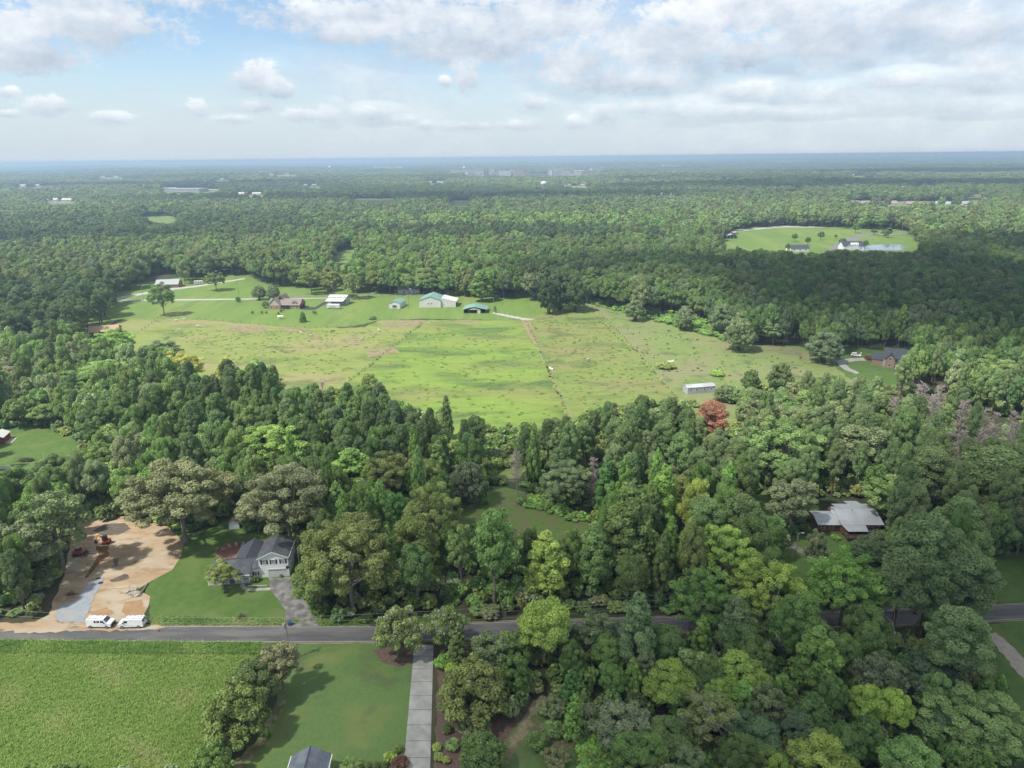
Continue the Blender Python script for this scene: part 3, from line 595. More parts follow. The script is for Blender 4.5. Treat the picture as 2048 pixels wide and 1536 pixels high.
# --- trees read one by one: kind, crown-top pixel, crown width px, height m, colour, own label or None
HT = [
 # thicket south of the road
 ('airy', 980, 1262, 100, 11, 'gr', 'grey-green fine-leaved tree behind the round olive tree beside the concrete driveway'), ('pear', 1030, 1312, 66, 8.5, 'md', 'small dense green tree beside the grey-green fine-leaved tree'), ('oak', 1090, 1198, 118, 15, 'yl', 'bright yellow-green tree on the near side of the road'),
 ('pear', 945, 1330, 132, 11, 'ol', 'big round olive-green tree on the mulch bed by the concrete driveway'), ('pear', 965, 1478, 92, 6.0, 'dk', 'dark green rounded tree at the foot of the round olive tree'), ('column', 1150, 1386, 52, 9.5, 'br', 'bright green narrow upright tree beside the dry grass path'),
 ('column', 1143, 1336, 48, 8.5, 'wd', 'narrow blue-green upright tree behind the bright green upright tree'), ('column', 914, 1252, 52, 9.0, 'dk', 'dark green narrow tree beside the smaller flowering crape myrtle'), ('airy', 1195, 1226, 95, 11, 'gy', None), ('poplar', 1278, 1185, 88, 19, 'gr', 'tall pale grey-green tree leaning over the road'),
 ('oak', 1405, 1150, 125, 15, 'md', None), ('oak', 1540, 1128, 150, 15, 'yl', 'broad yellow-green tree between the road and the metal-roofed house'), ('oak', 1700, 1118, 150, 16, 'br', 'broad bright green tree below the metal-roofed house'),
 ('pine', 1868, 1030, 135, 24, 'pl', None), ('pine', 1945, 1105, 130, 20, 'pl', None), ('pine', 1815, 1098, 105, 20, 'pl', None), ('pine', 1930, 1222, 140, 18, 'pl', 'leaning pine with pale bare trunk beside the gravel path'), ('pine', 1870, 1120, 110, 19, 'pn', None),
 ('poplar', 1640, 1258, 112, 14, 'br', None), ('oak', 1692, 1272, 75, 10, 'md', None), ('airy', 1770, 1312, 120, 12, 'gy', 'grey feathery tree in the thicket'), ('oak', 1490, 1318, 115, 9, 'yl', None), ('oak', 1345, 1338, 120, 8, 'yl', None), ('oak', 1438, 1366, 72, 7, 'yl', None),
 ('airy', 1240, 1420, 150, 8, 'gy', 'low spreading blue-grey tree above the vine-covered ground'), ('airy', 1420, 1398, 130, 9, 'ol', None), ('poplar', 1630, 1388, 82, 10, 'md', None), ('pine', 1598, 1428, 66, 8, 'bl', None), ('poplar', 1745, 1434, 72, 9, 'md', None),
 ('oak', 1960, 1405, 210, 9, 'lt', None), ('oak', 1830, 1498, 130, 7, 'lt', None), ('oak', 1650, 1490, 140, 7, 'yl', None), ('oak', 1860, 1320, 120, 8, 'bl', None), ('oak', 1605, 1190, 105, 14, 'md', None), ('poplar', 1478, 1195, 90, 15, 'gr', None), ('oak', 1735, 1205, 85, 12, 'md', None), ('oak', 1330, 1250, 90, 10, 'dk', None), ('oak', 1480, 1240, 90, 11, 'dk', None), ('oak', 1575, 1220, 80, 12, 'md', None), ('oak', 1770, 1250, 80, 9, 'dk', None),
 ('oak', 1500, 1440, 120, 6, 'bl', None), ('oak', 1340, 1450, 110, 6, 'dk', None), ('oak', 1530, 1500, 110, 5, 'md', None), ('oak', 1880, 1420, 90, 7, 'bl', None), ('airy', 1380, 1500, 80, 7, 'gr', None),
 # bottom left corner trees along the hay field
 ('pear', 462, 1374, 122, 11.5, 'ol', 'large round dark olive tree between the hay field and the lawn'), ('oak', 505, 1322, 105, 10, 'dk', 'dark green tree between the hay field and the lawn'), ('airy', 553, 1288, 100, 11, 'go', 'thin yellowish tree beside the utility pole'), ('pear', 415, 1494, 85, 8, 'md', 'mid green rounded tree at the lower end of the hay field edge'),
 # wood between road and pasture
 ('oak', 690, 1038, 190, 23, 'ol', 'huge spreading olive-green oak beside the white house driveway'), ('oak', 632, 1112, 110, 14, 'ol', None), ('poplar', 773, 1052, 62, 18, 'md', None), ('oak', 862, 975, 115, 20, 'ol', None), ('oak', 822, 1030, 95, 18, 'ol', None),
 ('airy', 918, 1046, 66, 18, 'lt', 'slender pale-leaved tree with white trunk at the road edge'), ('airy', 985, 1008, 105, 25, 'lt', 'tall airy pale green tree with forked trunk near the woodland clearing'), ('poplar', 1092, 1065, 105, 17, 'yl', None), ('poplar', 1190, 1045, 82, 18, 'lt', None), ('oak', 1140, 1062, 60, 15, 'md', None),
 ('poplar', 1262, 968, 122, 25, 'md', 'broad cone-shaped mid green tree beside the woodland clearing'), ('poplar', 1332, 930, 72, 22, 'br', None), ('oak', 1395, 960, 66, 19, 'yl', None), ('pine', 1412, 995, 82, 19, 'pl', None), ('pine', 1490, 990, 88, 19, 'pl', None), ('oak', 1542, 1030, 78, 13, 'md', None), ('oak', 1448, 1052, 125, 17, 'yl', None),
 ('airy', 1592, 960, 120, 16, 'gr', 'grey-green rounded tree hiding the end of the metal-roofed house'), ('airy', 1640, 1056, 50, 14, 'gr', 'thin pale-trunked tree beside the curving driveway'), ('airy', 1790, 955, 120, 14, 'lt', 'pale green bushy tree at the deck end of the metal-roofed house'), ('pear', 1752, 1075, 80, 6, 'bl', None),
 ('pine', 1868, 898, 110, 21, 'pl', None), ('pine', 2000, 898, 150, 22, 'pl', None), ('oak', 1990, 1010, 90, 14, 'md', None), ('pine', 1930, 1000, 100, 18, 'pl', None),
 ('oak', 345, 924, 215, 23, 'go', 'huge greyish oak spreading over the dirt lot'), ('oak', 562, 935, 178, 22, 'go', 'large greyish oak with pale trunk behind the white house'), ('airy', 88, 972, 140, 23, 'gr', 'tall grey feathery tree with pale leaning trunks beside the dirt lot'), ('airy', 12, 1040, 140, 19, 'gr', 'tall grey-green feathery tree by the road beside the gravel pad'), ('oak', 95, 912, 75, 13, 'dk', None), ('oak', 180, 890, 110, 16, 'md', None), ('oak', 15, 935, 80, 15, 'dk', None),
 ('airy', 440, 1122, 68, 8, 'ol', 'small half-bare yard tree in front of the white house'),
 ('oak', 530, 860, 155, 17, 'br', None), ('poplar', 700, 898, 120, 18, 'br', None), ('oak', 765, 905, 110, 17, 'ol', None), ('pear', 862, 930, 66, 12, 'ol', None), ('pear', 935, 925, 78, 13, 'gy', 'dark grey-green egg-shaped tree beside the woodland clearing'), ('column', 968, 938, 24, 11, 'br', None), ('pine', 722, 965, 62, 14, 'bl', None), ('pear', 785, 990, 84, 12, 'wd', 'low blue-green domed tree behind the huge spreading oak'),
 ('pine', 737, 748, 46, 17, 'ol', 'lone-topped pine standing above the others at the pasture edge'), ('column', 891, 787, 32, 17, 'dk', 'narrow dark tree standing out against the bright pasture'), ('pine', 950, 832, 58, 17, 'pn', 'sparse crooked pine against the bright pasture'),
 ('oak', 1130, 925, 100, 14, 'gr', 'grey-green rounded tree at the far side of the woodland clearing'), ('poplar', 1215, 920, 55, 17, 'wd', None), ('pine', 1330, 840, 60, 19, 'pl', None), ('pine', 1365, 865, 60, 19, 'pl', None), ('pine', 1400, 895, 55, 19, 'pl', None), ('pine', 1310, 905, 62, 17, 'pl', None),
 # sunlit trees on the left
 ('oak', 318, 682, 80, 15, 'gr', None), ('oak', 358, 708, 90, 15, 'ye', 'yellow-leaved tree at the corner of the pasture'), ('poplar', 450, 714, 62, 17, 'ye', None), ('poplar', 510, 722, 85, 17, 'br', 'bright green upright tree jutting into the pasture'), ('oak', 222, 660, 82, 17, 'br', 'round sunlit tree in front of the orange-roofed house'), ('oak', 80, 808, 60, 9, 'md', 'lone rounded tree on the small lawn by the red shed'),
 ('oak', 200, 806, 95, 19, 'dk', None), ('oak', 150, 740, 110, 15, 'lt', None), ('oak', 200, 720, 100, 15, 'lt', None), ('oak', 30, 735, 110, 15, 'go', None),
 # lone trees around the fields
 ('oak', 319, 570, 52, 20, 'md', 'large lone tree at the pasture corner beyond the horses'), ('oak', 428, 545, 42, 14, 'md', 'round lone tree beside the far lane'), ('pear', 1120, 541, 70, 26, (.024, .042, .018), 'massive dark tree clump standing out at the forest edge'), ('pear', 1152, 556, 46, 22, (.026, .046, .018), 'dark tree leaning against the massive dark clump'), ('pear', 1098, 560, 40, 22, (.026, .046, .018), 'lower dark tree at the shed side of the massive dark clump'), ('pear', 1272, 600, 38, 13, 'gr', None), ('pear', 1372, 613, 38, 14, 'gr', None), ('pear', 1450, 608, 55, 17, 'gr', None),
 ('pear', 1490, 622, 52, 16, 'gr', None), ('pear', 1484, 637, 62, 17, 'gr', None), ('airy', 1550, 645, 50, 12, 'gr', None), ('pear', 1655, 665, 66, 15, 'gy', 'wide grey-green round tree beside the curved drive'), ('pear', 1505, 739, 35, 10, 'dk', 'smaller of two dark egg-shaped trees in the weedy field'), ('pear', 1563, 725, 48, 13, 'dk', 'larger of two dark egg-shaped trees in the weedy field'),
 ('column', 604, 622, 17, 7, 'dk', 'small dark cone tree on the brick house lawn'), ('pear', 516, 572, 28, 10, 'gr', None), ('pear', 544, 572, 28, 10, 'gr', None), ('pear', 475, 593, 10, 4, 'md', None), ('oak', 618, 535, 45, 20, 'ol', None), ('oak', 665, 540, 45, 20, 'ol', None), ('oak', 703, 545, 40, 19, 'ol', None), ('poplar', 962, 540, 52, 22, 'md', None), ('oak', 895, 545, 40, 16, 'md', None),
 ('pear', 1455, 770, 45, 7, 'gr', None), ('pear', 1485, 775, 45, 7, 'lt', None),
 # notable crowns in the pine wood
 ('pine', 1425, 803, 78, 19, 'ru', 'rust-red dying pine among green pines'), ('oak', 1532, 798, 95, 16, 'go', None), ('oak', 1572, 850, 160, 19, 'lt', 'broad pale green tree in front of the rust-red pine'), ('oak', 1605, 812, 95, 17, 'gr', None), ('airy', 1730, 845, 125, 19, 'gr', 'open-crowned grey-green tree with forking limbs in the pine wood'), ('oak', 1995, 712, 100, 17, 'lt', None),
]
LONE = {(1272, 600), (1372, 613), (1450, 608), (1490, 622), (1484, 637), (1550, 645), (516, 572), (544, 572), (475, 593)}
def region(x, y):
    if y < 126: return 'thicket across the road from the white house'
    if y < 250 and x > 55: return 'wood around the metal-roofed house'
    if y < 262 and x < -64: return 'wood beside the dirt lot'
    if y < 270: return 'wood between the road and the pasture'
    if x > 60: return 'forest beyond the weedy field'
    if x < -90: return 'wood at the corner of the pasture'
    return 'forest edge behind the farm buildings'
CW = {'dk': 'dark green', 'md': 'mid green', 'br': 'bright green', 'yl': 'yellow-green', 'ol': 'olive-green', 'gr': 'grey-green', 'go': 'greyish olive', 'bl': 'blue-green', 'lt': 'pale green', 'pn': 'dark', 'pl': 'green', 'gy': 'dull grey-green', 'wd': 'deep green', 'ye': 'yellowing', 'ru': 'rust-red', 'kd': 'bright'}
KW = {'oak': 'broad leafy tree', 'poplar': 'tall upright tree', 'pine': 'pine', 'pear': 'rounded dense tree', 'airy': 'open-crowned tree', 'column': 'narrow upright tree', 'bush': 'bush', 'myrtle': 'crape myrtle'}
LMK = [((945, 1400), 'near the round olive tree by the concrete driveway'), ((1100, 1440), 'near the dry grass path'), ((1420, 1440), 'near the bleached dead top in the thicket'), ((1700, 1440), 'deep in the thicket across the road'), ((1545, 1300), 'near the bleached dead tree in the thicket'), ((1790, 1320), 'near the broken trunk in the thicket'), ((1990, 1330), 'beside the gravel path'),
  ((1100, 1255), 'beside the tree-covered stretch of road'), ((1350, 1225), 'beside the short open stretch of road in the wood'), ((780, 1235), 'at the road edge across from the crape myrtles'), ((1900, 1225), 'beside the far bend of the road'), ((680, 1170), 'behind the huge spreading oak by the white house driveway'), ((1050, 1020), 'around the woodland clearing'), ((1690, 1030), 'around the metal-roofed house'), ((1600, 1100), 'beside the curving driveway'), ((1530, 1010), 'beside the small shaded clearing'),
  ((1900, 950), 'below the dead pines'), ((1880, 830), 'among the dead pines'), ((1430, 860), 'around the rust-red pine'), ((1400, 800), 'behind the mobile home'), ((1570, 760), 'below the two dark egg-shaped trees'), ((1750, 760), 'below the curved drive'), ((1800, 690), 'behind the slate-roofed stone house'), ((1500, 680), 'at the far edge of the weedy field'), ((1270, 600), 'behind the bright green vines'), ((1250, 830), 'at the lower end of the mottled pasture'), ((1000, 870), 'at the lower end of the bright pasture'),
  ((750, 800), 'at the lower corner of the bright pasture'), ((600, 800), 'at the lower end of the horse pasture'), ((400, 760), 'beside the yellow-leaved tree'), ((220, 700), 'around the orange-roofed house'), ((70, 830), 'around the small sunlit lawn'), ((180, 1000), 'behind the dirt lot'), ((60, 1150), 'beside the dirt lot'), ((450, 1000), 'behind the white house'), ((800, 930), 'deep in the wood above the huge spreading oak'), ((1250, 950), 'deep in the wood above the cone-shaped tree'), ((1650, 900), 'deep in the pine wood above the metal-roofed house'), ((340, 600), 'around the far lane'), ((700, 570), 'behind the farm carport'), ((900, 570), 'behind the green-roofed barns'), ((1960, 1100), 'beside the roadside lawn beyond the pines')]
LMP = np.array([gp(*a)[:2] for a, b in LMK])
def gl(kind, col, X, Y, h, w):
    """which tree: its size, colour, kind and the nearest landmark"""
    k = int(np.argmin(np.hypot(LMP[:, 0] - X, LMP[:, 1] - Y))); sz = 'tall' if h > 17 else ('low' if h < 10 else 'medium-height'); wd = 'wide ' if w > 11 else ('slim ' if w < 6.5 else '')
    kw = KW[kind].replace('broad leafy', 'leafy').replace('tall upright', 'upright'); return f"{sz} {wd}{CW[col]} {kw} {LMK[k][1]}"
for (kind, u, v, wpx, h, col, lab) in HT:
    p = attop(u, v, h); w = wpx * depth(p) / FPX; reg = region(p[0], p[1])
    if (u, v) in LONE: lb, g = f"{CW[col]} {KW[kind]} standing at the edge of the open fields", 'trees standing at the field edges'
    elif lab: lb, g = lab, 'trees of the surrounding woods'
    else: lb, g = gl(kind, col, p[0], p[1], h, w), 'trees of the surrounding woods'
    tree(kind, p[0], p[1], h, w, col, lb, g)
# crape myrtles in bloom
mat('bloom_white', (.55, .50, .53), (.42, .36, .42), 3.0); mat('bloom_pink', (.40, .10, .11), (.30, .10, .10), 3.0); mat('bloom_cream', (.50, .48, .27), (.40, .40, .20), 3.0)
def bloom_mesh(kind, j, n, size, m, seed):
    r = np.random.default_rng(seed); V, F, t = leaf_arrays([(a, b, c, d * 1.12) for a, b, c, d in LOB[kind][j]], n, size, r, down=.0, up=.5); return mesh_np('blossoms', V, F, t, [m])
BL = {(k, j, m): bloom_mesh(k, j, n, s, m, 70 + j) for (k, n, s, m) in (('myrtle', 420, .17, 'bloom_white'), ('myrtle', 330, .17, 'bloom_pink'), ('bush', 220, .16, 'bloom_cream'), ('bush', 130, .16, 'bloom_pink')) for j in range(len(CROWN[k]))}
def blooming(kind, u, v, wpx, h, col, m, label, group):
    p = attop(u, v, h); t = tree(kind, p[0], p[1], h, wpx * depth(p) / FPX, col, label, group)
    j = CROWN[kind].index(t.children[1].data) if t.children[1].data in CROWN[kind] else CROWN[kind].index(t.children[0].data)
    put('blossoms', BL[(kind, j, m)], t); return t
blooming('myrtle', 792, 1222, 105, 10.5, 'ol', 'bloom_white', 'large crape myrtle with pale blossoms in a mulch bed by the road', 'crape myrtles by the driveway entrance')
blooming('myrtle', 888, 1214, 88, 10, 'ol', 'bloom_white', 'smaller crape myrtle with pale blossoms across the driveway from the larger one', 'crape myrtles by the driveway entrance')
for (u, v, w, h, lb) in ((950, 1442, 75, 3.2, 'pink-flowering shrub at the foot of the round olive tree'), (1105, 1402, 62, 3.0, 'pink-flowering shrub on the dry grass path'), (1112, 1502, 60, 2.6, 'pink-flowering shrub beside the clipped green bush'), (1030, 1395, 40, 3.0, 'pink-flowering shrub behind the round olive tree')):
    blooming('myrtle', u, v, w, h, 'gr', 'bloom_pink', lb, 'pink flowering shrubs'); 
for (u, v, w, h, lb) in ((873, 1488, 20, 1.2, 'cream-flowering shrub on the mulch bed nearest the round tree'), (878, 1508, 22, 1.2, 'cream-flowering shrub in the middle of the mulch bed row'), (892, 1514, 18, 1.1, 'small cream-flowering shrub beside the mulch bed row')):
    blooming('bush', u, v, w, h, 'yl', 'bloom_cream', lb, 'cream flowering shrubs')
# clipped and garden bushes: centre-top pixel, width px, height, colour, label
for (u, v, w, h, col, lb) in [(1075, 1470, 46, 2.6, 'md', 'clipped dark green bush in the grass clearing'), (1105, 1445, 40, 3.0, 'lt', 'grassy pale bush behind the clipped dark bush'), (700, 1522, 42, 1.6, 'md', 'wide green bush against the shingled roof'), (735, 1524, 15, 1.1, 'dk', None), (751, 1525, 15, 1.1, 'dk', None), (720, 1526, 15, 1.1, 'dk', None), (768, 1524, 14, 1.1, 'dk', None),
        (780, 1505, 26, 1.8, 'yl', 'yellow-green bush at the corner of the planting bed'), (795, 1490, 20, 1.4, 'md', 'green bush beside the concrete drive'), (800, 1517, 34, 1.6, 'bd', 'dark red-leaved shrub beside the concrete drive'), (886, 1312, 36, 2.5, 'br', 'bright green bush at the road end of the mulch bed'), (905, 1328, 30, 2.2, 'yl', 'yellow-green bush behind the bright green bush'),
        (535, 1455, 18, 1.8, 'br', 'small bright bush beside the round olive tree on the lawn'), (905, 1482, 30, 1.6, 'lt', 'pale bush on the mulch bed'), (1000, 1400, 40, 2.4, 'br', 'bright green bush against the round olive tree'), (508, 1150, 18, 1.8, 'dk', 'dark shrub at the porch corner of the white house'), (1672, 1070, 18, 1.2, 'br', 'fern-like bush below the wooden deck'), (1700, 1072, 16, 1.0, 'md', 'low bush under the deck railing'),
        (893, 1450, 22, 1.6, 'dk', 'small dark bush under the round olive tree'), (562, 1149, 8, .8, 'md', 'tiny bush beside the white house garage'), (1332, 726, 42, 2.4, 'ol', 'reddish-green bramble clump in the weedy field'), (1435, 742, 30, 2.2, 'br', 'bright green bramble clump near the mobile home'), (1740, 712, 22, 1.8, 'bd', 'dark purple shrub in front of the grey-roofed house'), (1757, 722, 16, 1.5, 'ol', 'rust-tinged shrub at the grey-roofed house porch'), (745, 632, 16, 2.2, 'gr', 'round bush at the edge of the farm lawn')]:
    p = attop(u, v, h)
    tree('bush', p[0], p[1], h, w * depth(p) / FPX, col, lb or 'small clipped round bush in the row beside the shingled roof', None if lb else 'clipped round bushes')
# dead pines
for (u, v, h) in [(1791, 792, 18), (1848, 764, 19), (1871, 789, 19), (1882, 768, 18), (1932, 798, 18), (1971, 814, 18), (1995, 827, 18), (2030, 822, 18), (1900, 866, 18), (1927, 860, 20), (1965, 863, 19), (2033, 844, 18), (1713, 755, 15), (1985, 850, 17)]:
    p = attop(u, v, h); dead(p[0], p[1], h, 'bare greyish-pink dead pine among the green pines', 'dead pines among the green pines')
p = attop(1033, 900, 15); dead(p[0], p[1], 15, 'bare grey dead tree at the top of the woodland clearing', None)
p = attop(1188, 915, 15); dead(p[0], p[1], 15, 'thin bare dead tree beside the grey-green rounded tree', None)
p = attop(645, 765, 15); dead(p[0], p[1], 15, 'bare pale tree at the pasture edge', None)
p = attop(1545, 1238, 9); dead(p[0], p[1], 9, 'fallen-limbed bleached dead tree in the thicket', None, SNAG, 1.2)
p = attop(1790, 1258, 9); dead(p[0], p[1], 9, 'broken standing trunk with stubby branches in the thicket', None, SNAG, .7)
p = attop(1415, 1408, 9.5); dead(p[0], p[1], 9.5, 'bleached dead top rising from an olive tree', None, SNAG, .9)

# --- outlines (photo pixels) of the open ground one sees between the trees: no tree may stand on it or hide it
CLEAR = [
 [(150, 690), (215, 640), (240, 610), (225, 598), (260, 580), (335, 572), (395, 566), (440, 552), (490, 550), (505, 566), (560, 574), (600, 580), (640, 584), (700, 586), (760, 589), (800, 592), (880, 592), (925, 597), (985, 600), (1080, 603), (1160, 607), (1240, 624), (1290, 640), (1350, 628), (1425, 655), (1480, 692), (1530, 692), (1600, 697), (1650, 718), (1690, 702), (1745, 706), (1757, 735), (1720, 743), (1690, 743), (1600, 755), (1585, 768), (1490, 772), (1440, 775), (1432, 792), (1376, 800), (1350, 795), (1310, 798), (1290, 798), (1250, 806), (1180, 812), (1150, 838), (1110, 848), (1060, 840), (1000, 848), (960, 848), (915, 858), (898, 890), (893, 800), (870, 828), (830, 808), (770, 788), (745, 762), (700, 775), (640, 772), (600, 770), (570, 780), (550, 740), (520, 722), (445, 715), (430, 745), (390, 738), (355, 702), (320, 685), (285, 700), (262, 715), (262, 690), (225, 662), (190, 670)],
 [(0, 862), (60, 852), (100, 858), (130, 872), (160, 890), (140, 908), (110, 922), (80, 948), (60, 972), (45, 985), (30, 940), (-40, 938), (-40, 862)],
 [(148, 1044), (245, 1038), (330, 1052), (365, 1062), (420, 1062), (445, 1038), (475, 1040), (510, 1075), (585, 1078), (592, 1150), (604, 1170), (632, 1250), (745, 1253), (745, 1290), (600, 1292), (530, 1292), (500, 1325), (450, 1368), (400, 1440), (375, 1536), (-40, 1536), (-40, 1250), (95, 1238), (122, 1150), (142, 1090)],
 [(600, 1287), (745, 1287), (770, 1322), (830, 1335), (868, 1320), (885, 1400), (890, 1600), (480, 1600), (530, 1490), (600, 1390), (606, 1300)],
 [(742, 1225), (935, 1215), (935, 1340), (742, 1340)], [(370, 1286), (640, 1286), (640, 1600), (370, 1600)],
 [(870, 1330), (900, 1420), (1000, 1480), (1060, 1405), (1110, 1395), (1130, 1440), (1165, 1500), (1170, 1600), (870, 1600)],
 [(935, 1244), (1032, 1246), (1032, 1272), (935, 1270)], [(1312, 1236), (1362, 1236), (1362, 1260), (1312, 1260)], [(1765, 1228), (1850, 1222), (1850, 1242), (1765, 1245)], [(2000, 1130), (2060, 1110), (2060, 1240), (2000, 1240)], [(1992, 1245), (2060, 1240), (2060, 1420), (2035, 1370), (2005, 1310)],
 [(1635, 1002), (1660, 998), (1746, 998), (1749, 1078), (1738, 1086), (1756, 1128), (1735, 1138), (1700, 1120), (1668, 1128), (1640, 1168), (1600, 1165), (1565, 1130), (1575, 1084), (1600, 1068), (1632, 1075)], [(1505, 985), (1545, 978), (1545, 1035), (1515, 1045)], [(1780, 1172), (1810, 1175), (1815, 1222), (1780, 1224)],
 [(1745, 697), (1810, 697), (1812, 738), (1745, 738)], [(1394, 806), (1460, 806), (1470, 852), (1402, 852)],
 [(885, 1040), (950, 992), (1010, 975), (1070, 988), (1180, 1035), (1200, 1066), (1100, 1072), (1035, 1052), (1000, 1028), (940, 1048)],
 [(1437, 496), (1450, 471), (1475, 460), (1560, 452), (1650, 455), (1812, 462), (1822, 480), (1846, 490), (1832, 502), (1780, 504), (1700, 500), (1600, 506), (1560, 501), (1500, 496)],
 [(266, 440), (290, 433), (350, 433), (350, 446), (320, 444)], [(702, 398), (790, 398), (790, 405), (702, 405)], [(902, 402), (940, 402), (940, 412), (905, 412)], [(665, 535), (668, 512), (690, 499), (712, 499), (700, 530)], [(1702, 404), (1960, 404), (1960, 410), (1702, 410)], [(320, 378), (438, 378), (438, 384), (330, 386)],
 [(300, 552), (360, 548), (360, 580), (300, 580)], [(385, 556), (408, 556), (408, 572), (385, 572)], [(180, 654), (232, 654), (235, 668), (180, 672)], [(930, 347), (1175, 347), (1175, 351), (930, 351)],
]
DEADPX = [(1791, 792, 18), (1848, 764, 19), (1871, 789, 19), (1882, 768, 18), (1932, 798, 18), (1971, 814, 18), (1995, 827, 18), (2030, 822, 18), (1900, 866, 18), (1927, 860, 20), (1965, 863, 19), (2033, 844, 18), (1713, 755, 15), (1985, 850, 17)]
CLEAR += [[(u - 8, v + 2), (u + 8, v + 2), (u + 8, v + 34), (u - 8, v + 34)] for u, v, _ in DEADPX] + [[(u - 9, v + 2), (u + 9, v + 2), (u + 9, v + 70), (u - 9, v + 70)] for u, v in ((1033, 900), (1188, 915))]
# slivers of far fields: centre pixel, width, height
SLIV = [(500, 392, 64, 5), (620, 374, 50, 4), (1150, 374, 64, 4), (1330, 394, 60, 5), (1560, 381, 74, 4), (1840, 373, 80, 4), (120, 405, 64, 6), (430, 361, 70, 3), (1450, 359, 64, 3), (1720, 353, 70, 3), (220, 356, 60, 3), (985, 389, 44, 4), (60, 374, 60, 4), (1260, 358, 60, 3), (560, 351, 70, 3), (1960, 392, 50, 5), (870, 368, 50, 3)]
CLEAR += [[(u - w / 2, v - h / 2 + 1), (u + w / 2, v - h / 2), (u + w / 2 - 4, v + h / 2), (u - w / 2 + 5, v + h / 2)] for u, v, w, h in SLIV]
for i, (u, v, w, h) in enumerate(SLIV):
    sheet('far_field', [gpt(*p)[:2] for p in ((u - w / 2 - 6, v + h / 2 + 2), (u + w / 2 + 6, v + h / 2 + 2), (u + w / 2 + 6, v - h / 2), (u - w / 2 - 6, v - h / 2))], 1.2, ('pasture_weedy', 'farm_lawn', 'pasture_mixed')[i % 3], step=30, amp=3, seed=120 + i, world=True)
rs = np.random.default_rng(42)
def clear_ok(x, y, z, h, cw):
    x = np.atleast_1d(x); ok = np.ones(len(x), bool); nrm = np.hypot(x, y); rx, ry = y / nrm, -x / nrm
    for fz, fo in ((0, 0), (.35, 0), (.7, 0), (.96, 0), (.62, .75), (.62, -.75), (.3, .5), (.3, -.5)):
        P = np.stack([x + rx * cw / 2 * fo, y + ry * cw / 2 * fo, z + h * fz], 1); u, v, w = proj(P)
        for poly in CLEAR:
            ok &= ~inpoly(u, v, poly)
    return ok
def wedge(r0, r1, sp, half=.72):
    g = np.arange(-r1, r1, sp); gx, gy = np.meshgrid(g[np.abs(g) < r1 * .72], g[g > 0]); gx = gx + (np.floor(gy / sp).astype(int) % 2) * sp / 2
    x = (gx + rs.uniform(-.42, .42, gx.shape) * sp).ravel(); y = (gy + rs.uniform(-.42, .42, gy.shape) * sp).ravel(); r = np.hypot(x, y); a = np.arctan2(x, y)
    k = (r > r0) & (r < r1) & (np.abs(a) < half); return x[k], y[k]
def mixture(x, y):
    """kind and colour of a wild tree by where it stands"""
    u, v, _ = proj(np.array([x, y, 12.0])); q = rs.random(); reg = region(x, y)
    if 1080 < u < 1560 and 780 < v < 960: t = [('pine', 'pl', .62), ('pine', 'pn', .8), ('oak', 'dk', .9), ('oak', 'gr', 1)]
    elif u >= 1560 and 730 < v < 1120: t = [('pine', 'pl', .7), ('pine', 'pn', .82), ('oak', 'gr', .9), ('oak', 'md', 1)]
    elif 380 < u < 1000 and 740 < v < 900: t = [('pine', 'pn', .45), ('oak', 'dk', .75), ('oak', 'md', .9), ('pine', 'bl', 1)]
    elif u < 480 and v > 640: t = [('oak', 'md', .4), ('oak', 'gr', .55), ('oak', 'dk', .75), ('pine', 'pn', .85), ('oak', 'lt', 1)]
    elif y < 126: t = [('oak', 'dk', .12), ('oak', 'md', .35), ('airy', 'gr', .48), ('poplar', 'br', .68), ('oak', 'yl', .84), ('oak', 'lt', 1)]
    elif y < 262: t = [('oak', 'md', .25), ('poplar', 'br', .45), ('poplar', 'lt', .6), ('oak', 'ol', .72), ('oak', 'dk', .85), ('poplar', 'md', 1)]
    elif u > 1150 and v > 480: t = [('oak', 'dk', .4), ('oak', 'md', .6), ('oak', 'bl', .75), ('poplar', 'dk', .87), ('poplar', 'md', 1)]
    else: t = [('oak', 'dk', .3), ('oak', 'md', .55), ('pine', 'pn', .7), ('oak', 'ol', .82), ('oak', 'gr', .9), ('poplar', 'md', 1)]
    for k, c, p in t:
        if q <= p: return k, c
near = []
x, y = wedge(84, 430, 6.6)
hh = rs.uniform(12, 20, len(x)) * np.where(y < 126, .55, 1.0); cw = rs.uniform(5.5, 9.5, len(x)) * np.where(y < 126, .8, 1.0)
ok = clear_ok(x, y, 0 * x, hh, cw)
occ = np.array(OCC)
# never on the road or too close to a known tree
rcl = np.concatenate([np.linspace(rc[i], rc[i + 1], 30) for i in range(len(rc) - 1)])
for i in np.nonzero(ok)[0]:
    if np.min(np.hypot(rcl[:, 0] - x[i], rcl[:, 1] - y[i])) < 4.5: continue
    if np.any(np.hypot(occ[:, 0] - x[i], occ[:, 1] - y[i]) < .62 * occ[:, 2] + .22 * cw[i]): continue
    k, c = mixture(x[i], y[i]); h = hh[i] * (1.12 if k in ('pine', 'poplar') else 1.0); w = cw[i] * {'pine': .82, 'poplar': .78}.get(k, 1.0)
    near.append((h / math.hypot(x[i], y[i]), k, c, x[i], y[i], h, w))
near.sort(key=lambda t: -t[0])
NB = sum(1 for t in HT if t[0] != 'pine') + 6; NP = sum(1 for t in HT if t[0] == 'pine'); rest = []
for (s, k, c, X, Y, h, w) in near:
    u, v, _ = proj(np.array([X, Y, h * .8])); vis = -20 < u < 2068 and v < 1560
    if vis and k == 'pine' and NP < 210: NP += 1
    elif vis and k != 'pine' and NB < 295: NB += 1
    else: rest.append((k, c, X, Y, h, w)); continue
    reg = region(X, Y); tree(k, X, Y, h, w, c, gl(k, c, X, Y, h, w), 'trees of the surrounding woods')

